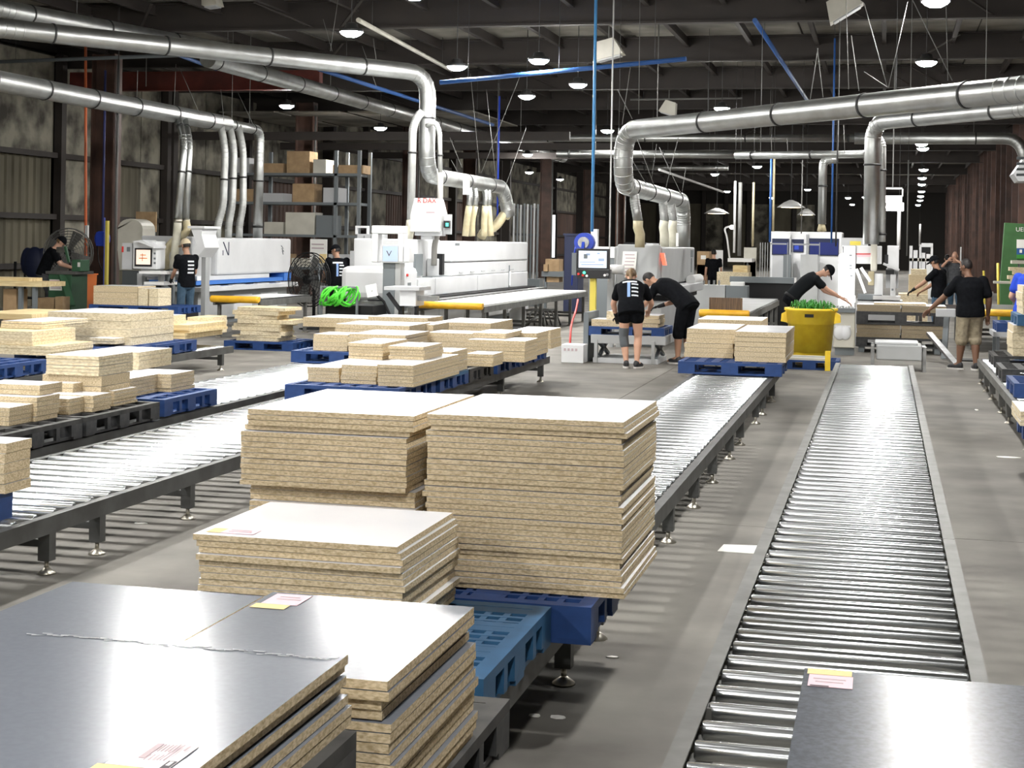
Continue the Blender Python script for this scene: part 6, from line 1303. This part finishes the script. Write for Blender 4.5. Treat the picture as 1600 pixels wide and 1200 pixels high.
# man in khaki shorts, from behind
person('man from behind in black polo shirt and khaki cargo shorts, reaching left', 1.31, 25.0, 12,
       dict(nk=(-.02, .05, 1.45), head=(-.05, .10, 1.60), elL=(-.36, .16, 1.14), wrL=(-.56, .30, .92), elR=(.28, -.02, 1.12), wrR=(.29, .06, .86), knL=(-.12, .03, .50), knR=(.09, .03, .50), anL=(-.15, .05, .09), anR=(.08, -.06, .09), toL=(-.27, .14, .03), toR=(.08, .10, .03)),
       'skin_brown', 'cloth_black', 'khaki', look=(-.6, .6, 1.5), pants_to=1.1, hem=.16, bodyw=1.22, sc=1.0, short=.75)
# man at the saw, bending to the right
Yb = 29.0; x = atY(1246, 470, Yb).x
person('man in dark cap and charcoal T-shirt bending right behind the yellow bin', x, Yb, -80,
       dict(pel=(0, -.12, .92), nk=(0, .36, 1.36), head=(0, .54, 1.44), shL=(-.17, .32, 1.29), shR=(.17, .32, 1.29), elL=(-.2, .52, 1.06), elR=(.2, .52, 1.1), wrL=(-.16, .82, .96), wrR=(.16, .86, .90), hipL=(-.09, -.12, .9), hipR=(.09, -.12, .9)),
       'skin_light', 'cloth_charcoal', 'cloth_black', cap='cloth_black', look=(0, 1.2, 1.2), pants_to=1.9, hem=.02, belt=True, sc=1.0)
# black cap man further back
Yb = 33.6; x = atY(1467, 450, Yb).x
person('man in black cap and black T-shirt facing left at the steel roller table', x, Yb, 65, dict(nk=(0, .04, 1.45), head=(0, .10, 1.61), elL=(-.2, .26, 1.16), wrL=(-.2, .5, 1.0), elR=(.2, .22, 1.14), wrR=(.2, .46, .98)), 'skin_tan', 'cloth_black', 'denim', cap='cloth_black', look=(0, 1, 1.5), gloves=('L',), pants_to=1.9, sc=1.0, bodyw=1.1)
# two figures far down the aisle
Yb = 46; x = atY(1492, 440, Yb).x
person('grey-shirted bald man far down the aisle with raised arms', x, Yb, 160, dict(elL=(-.3, .18, 1.40), wrL=(-.10, .24, 1.52), elR=(.3, .18, 1.34), wrR=(.12, .24, 1.50)), 'skin_light', 'cloth_grey', 'denim', hair=None, pants_to=1.9, sc=1.04)
Yb = 48; x = atY(1480, 440, Yb).x
person('dim grey figure standing behind the bald man down the aisle', x, Yb, 20, {}, 'skin_light', 'cloth_grey', 'denim', pants_to=1.9, sc=.98)
# blue shirt at the right edge
Yb = 24.2; x = atY(1606, 440, Yb).x
person('person in bright blue T-shirt cut off by the right edge', x, Yb, -15, dict(nk=(.08, .06, 1.50), head=(.14, .12, 1.66), shL=(-.14, .04, 1.44), shR=(.28, .04, 1.42), elL=(-.24, .06, 1.16), wrL=(-.2, .28, 1.06), elR=(.34, .1, 1.12), wrR=(.3, .3, 1.0)), 'skin_light', 'cloth_blue', 'denim', pants_to=1.9, hair='hair_dark', bodyw=1.15, sc=1.02)
# left: man in tan cap
Yb = 28.1; x = atY(291, 440, Yb).x
person('man in tan cap, black T-shirt and denim shorts at the operator console', x, Yb, 58, dict(nk=(0, .0, 1.48), head=(0, .04, 1.64), elL=(-.2, .1, 1.14), wrL=(-.14, .32, .96), elR=(.22, .04, 1.12), wrR=(.14, .3, .98)), 'skin_tan', 'cloth_black', 'denim', cap='cap_tan', gloves=('L',), look=(-.1, 1, 1.55), pants_to=1.08, sc=1.035, hair='hair_dark', bodyw=.95, print_=[('print_line', -.06, .08, .14 + .07 * k, .17 + .07 * k, 'print_white') for k in range(4)])
# left: person at the green cabinet
Yb = 31.7; x = atY(76, 440, Yb).x
person('person in black T-shirt with ear defenders leaning over the green cabinet', x, Yb, -62, dict(pel=(0, -.12, .95), nk=(0, .12, 1.48), head=(0, .24, 1.62), shL=(-.18, .1, 1.4), shR=(.18, .1, 1.4), elL=(-.2, .26, 1.14), wrL=(-.12, .5, 1.06), elR=(.22, .24, 1.14), wrR=(.14, .48, 1.06), hipL=(-.09, -.12, .92), hipR=(.09, -.12, .92)), 'skin_light', 'cloth_black', 'cloth_grey', cap='cloth_black', look=(0, 1, 1.3), pants_to=1.9, sc=1.05, bodyw=1.05, hair='hair_brown')
# man behind the fan
Yb = 31.0; x = atY(527, 440, Yb).x
person('man in black cap and black T-shirt with white back print behind the green hose', x, Yb, 30, dict(nk=(0, .06, 1.46), head=(-.02, .12, 1.61), elL=(-.26, .1, 1.14), wrL=(-.26, .3, .98)), 'skin_tan', 'cloth_black', 'cloth_black', cap='cloth_black', look=(-.9, .6, 1.4), pants_to=1.9, sc=1.01, bodyw=1.05, print_=PR)
# tiny figure in the distance
Yb = 49; x = atY(1115, 420, Yb).x
person('tiny dark figure standing among cartons in the distance', x, Yb, 5, {}, 'skin_light', 'cloth_black', 'cloth_black', pants_to=.5, sc=1.0)
o = bpy.data.objects.new('dark_coats', None)
q = MB(); c = atY(54, 412, 33.4); q.ell(c, (.28, .16, .42)); q.ell(c + Vector((-.22, .05, .05)), (.18, .14, .35)); q.ell(c + Vector((.2, .02, .1)), (.14, .12, .3))
bpy.data.objects.remove(o); me = remesh(q, .03); me.materials.clear(); me.materials.append(M['navy']); o = bpy.data.objects.new('coat', me); COL.objects.link(o); tag(o, 'dark navy coat draped on a trolley behind the leaning person at left', 'coat')
t = thing('trolley', 'black trolley frame carrying the dark coat at left', 'trolley', (c.x, 33.6, 0)); bx(t, 'shelf', 'rubber', c.x - .5, c.x + .4, 33.3, 33.8, .72, .76); bx(t, 'shelf', 'rubber', c.x - .5, c.x + .4, 33.3, 33.8, .3, .34)
for xx in (c.x - .5, c.x + .35):
    for yy in (33.3, 33.75): bx(t, 'post', 'rubber', xx, xx + .05, yy, yy + .05, 0, 1.2)
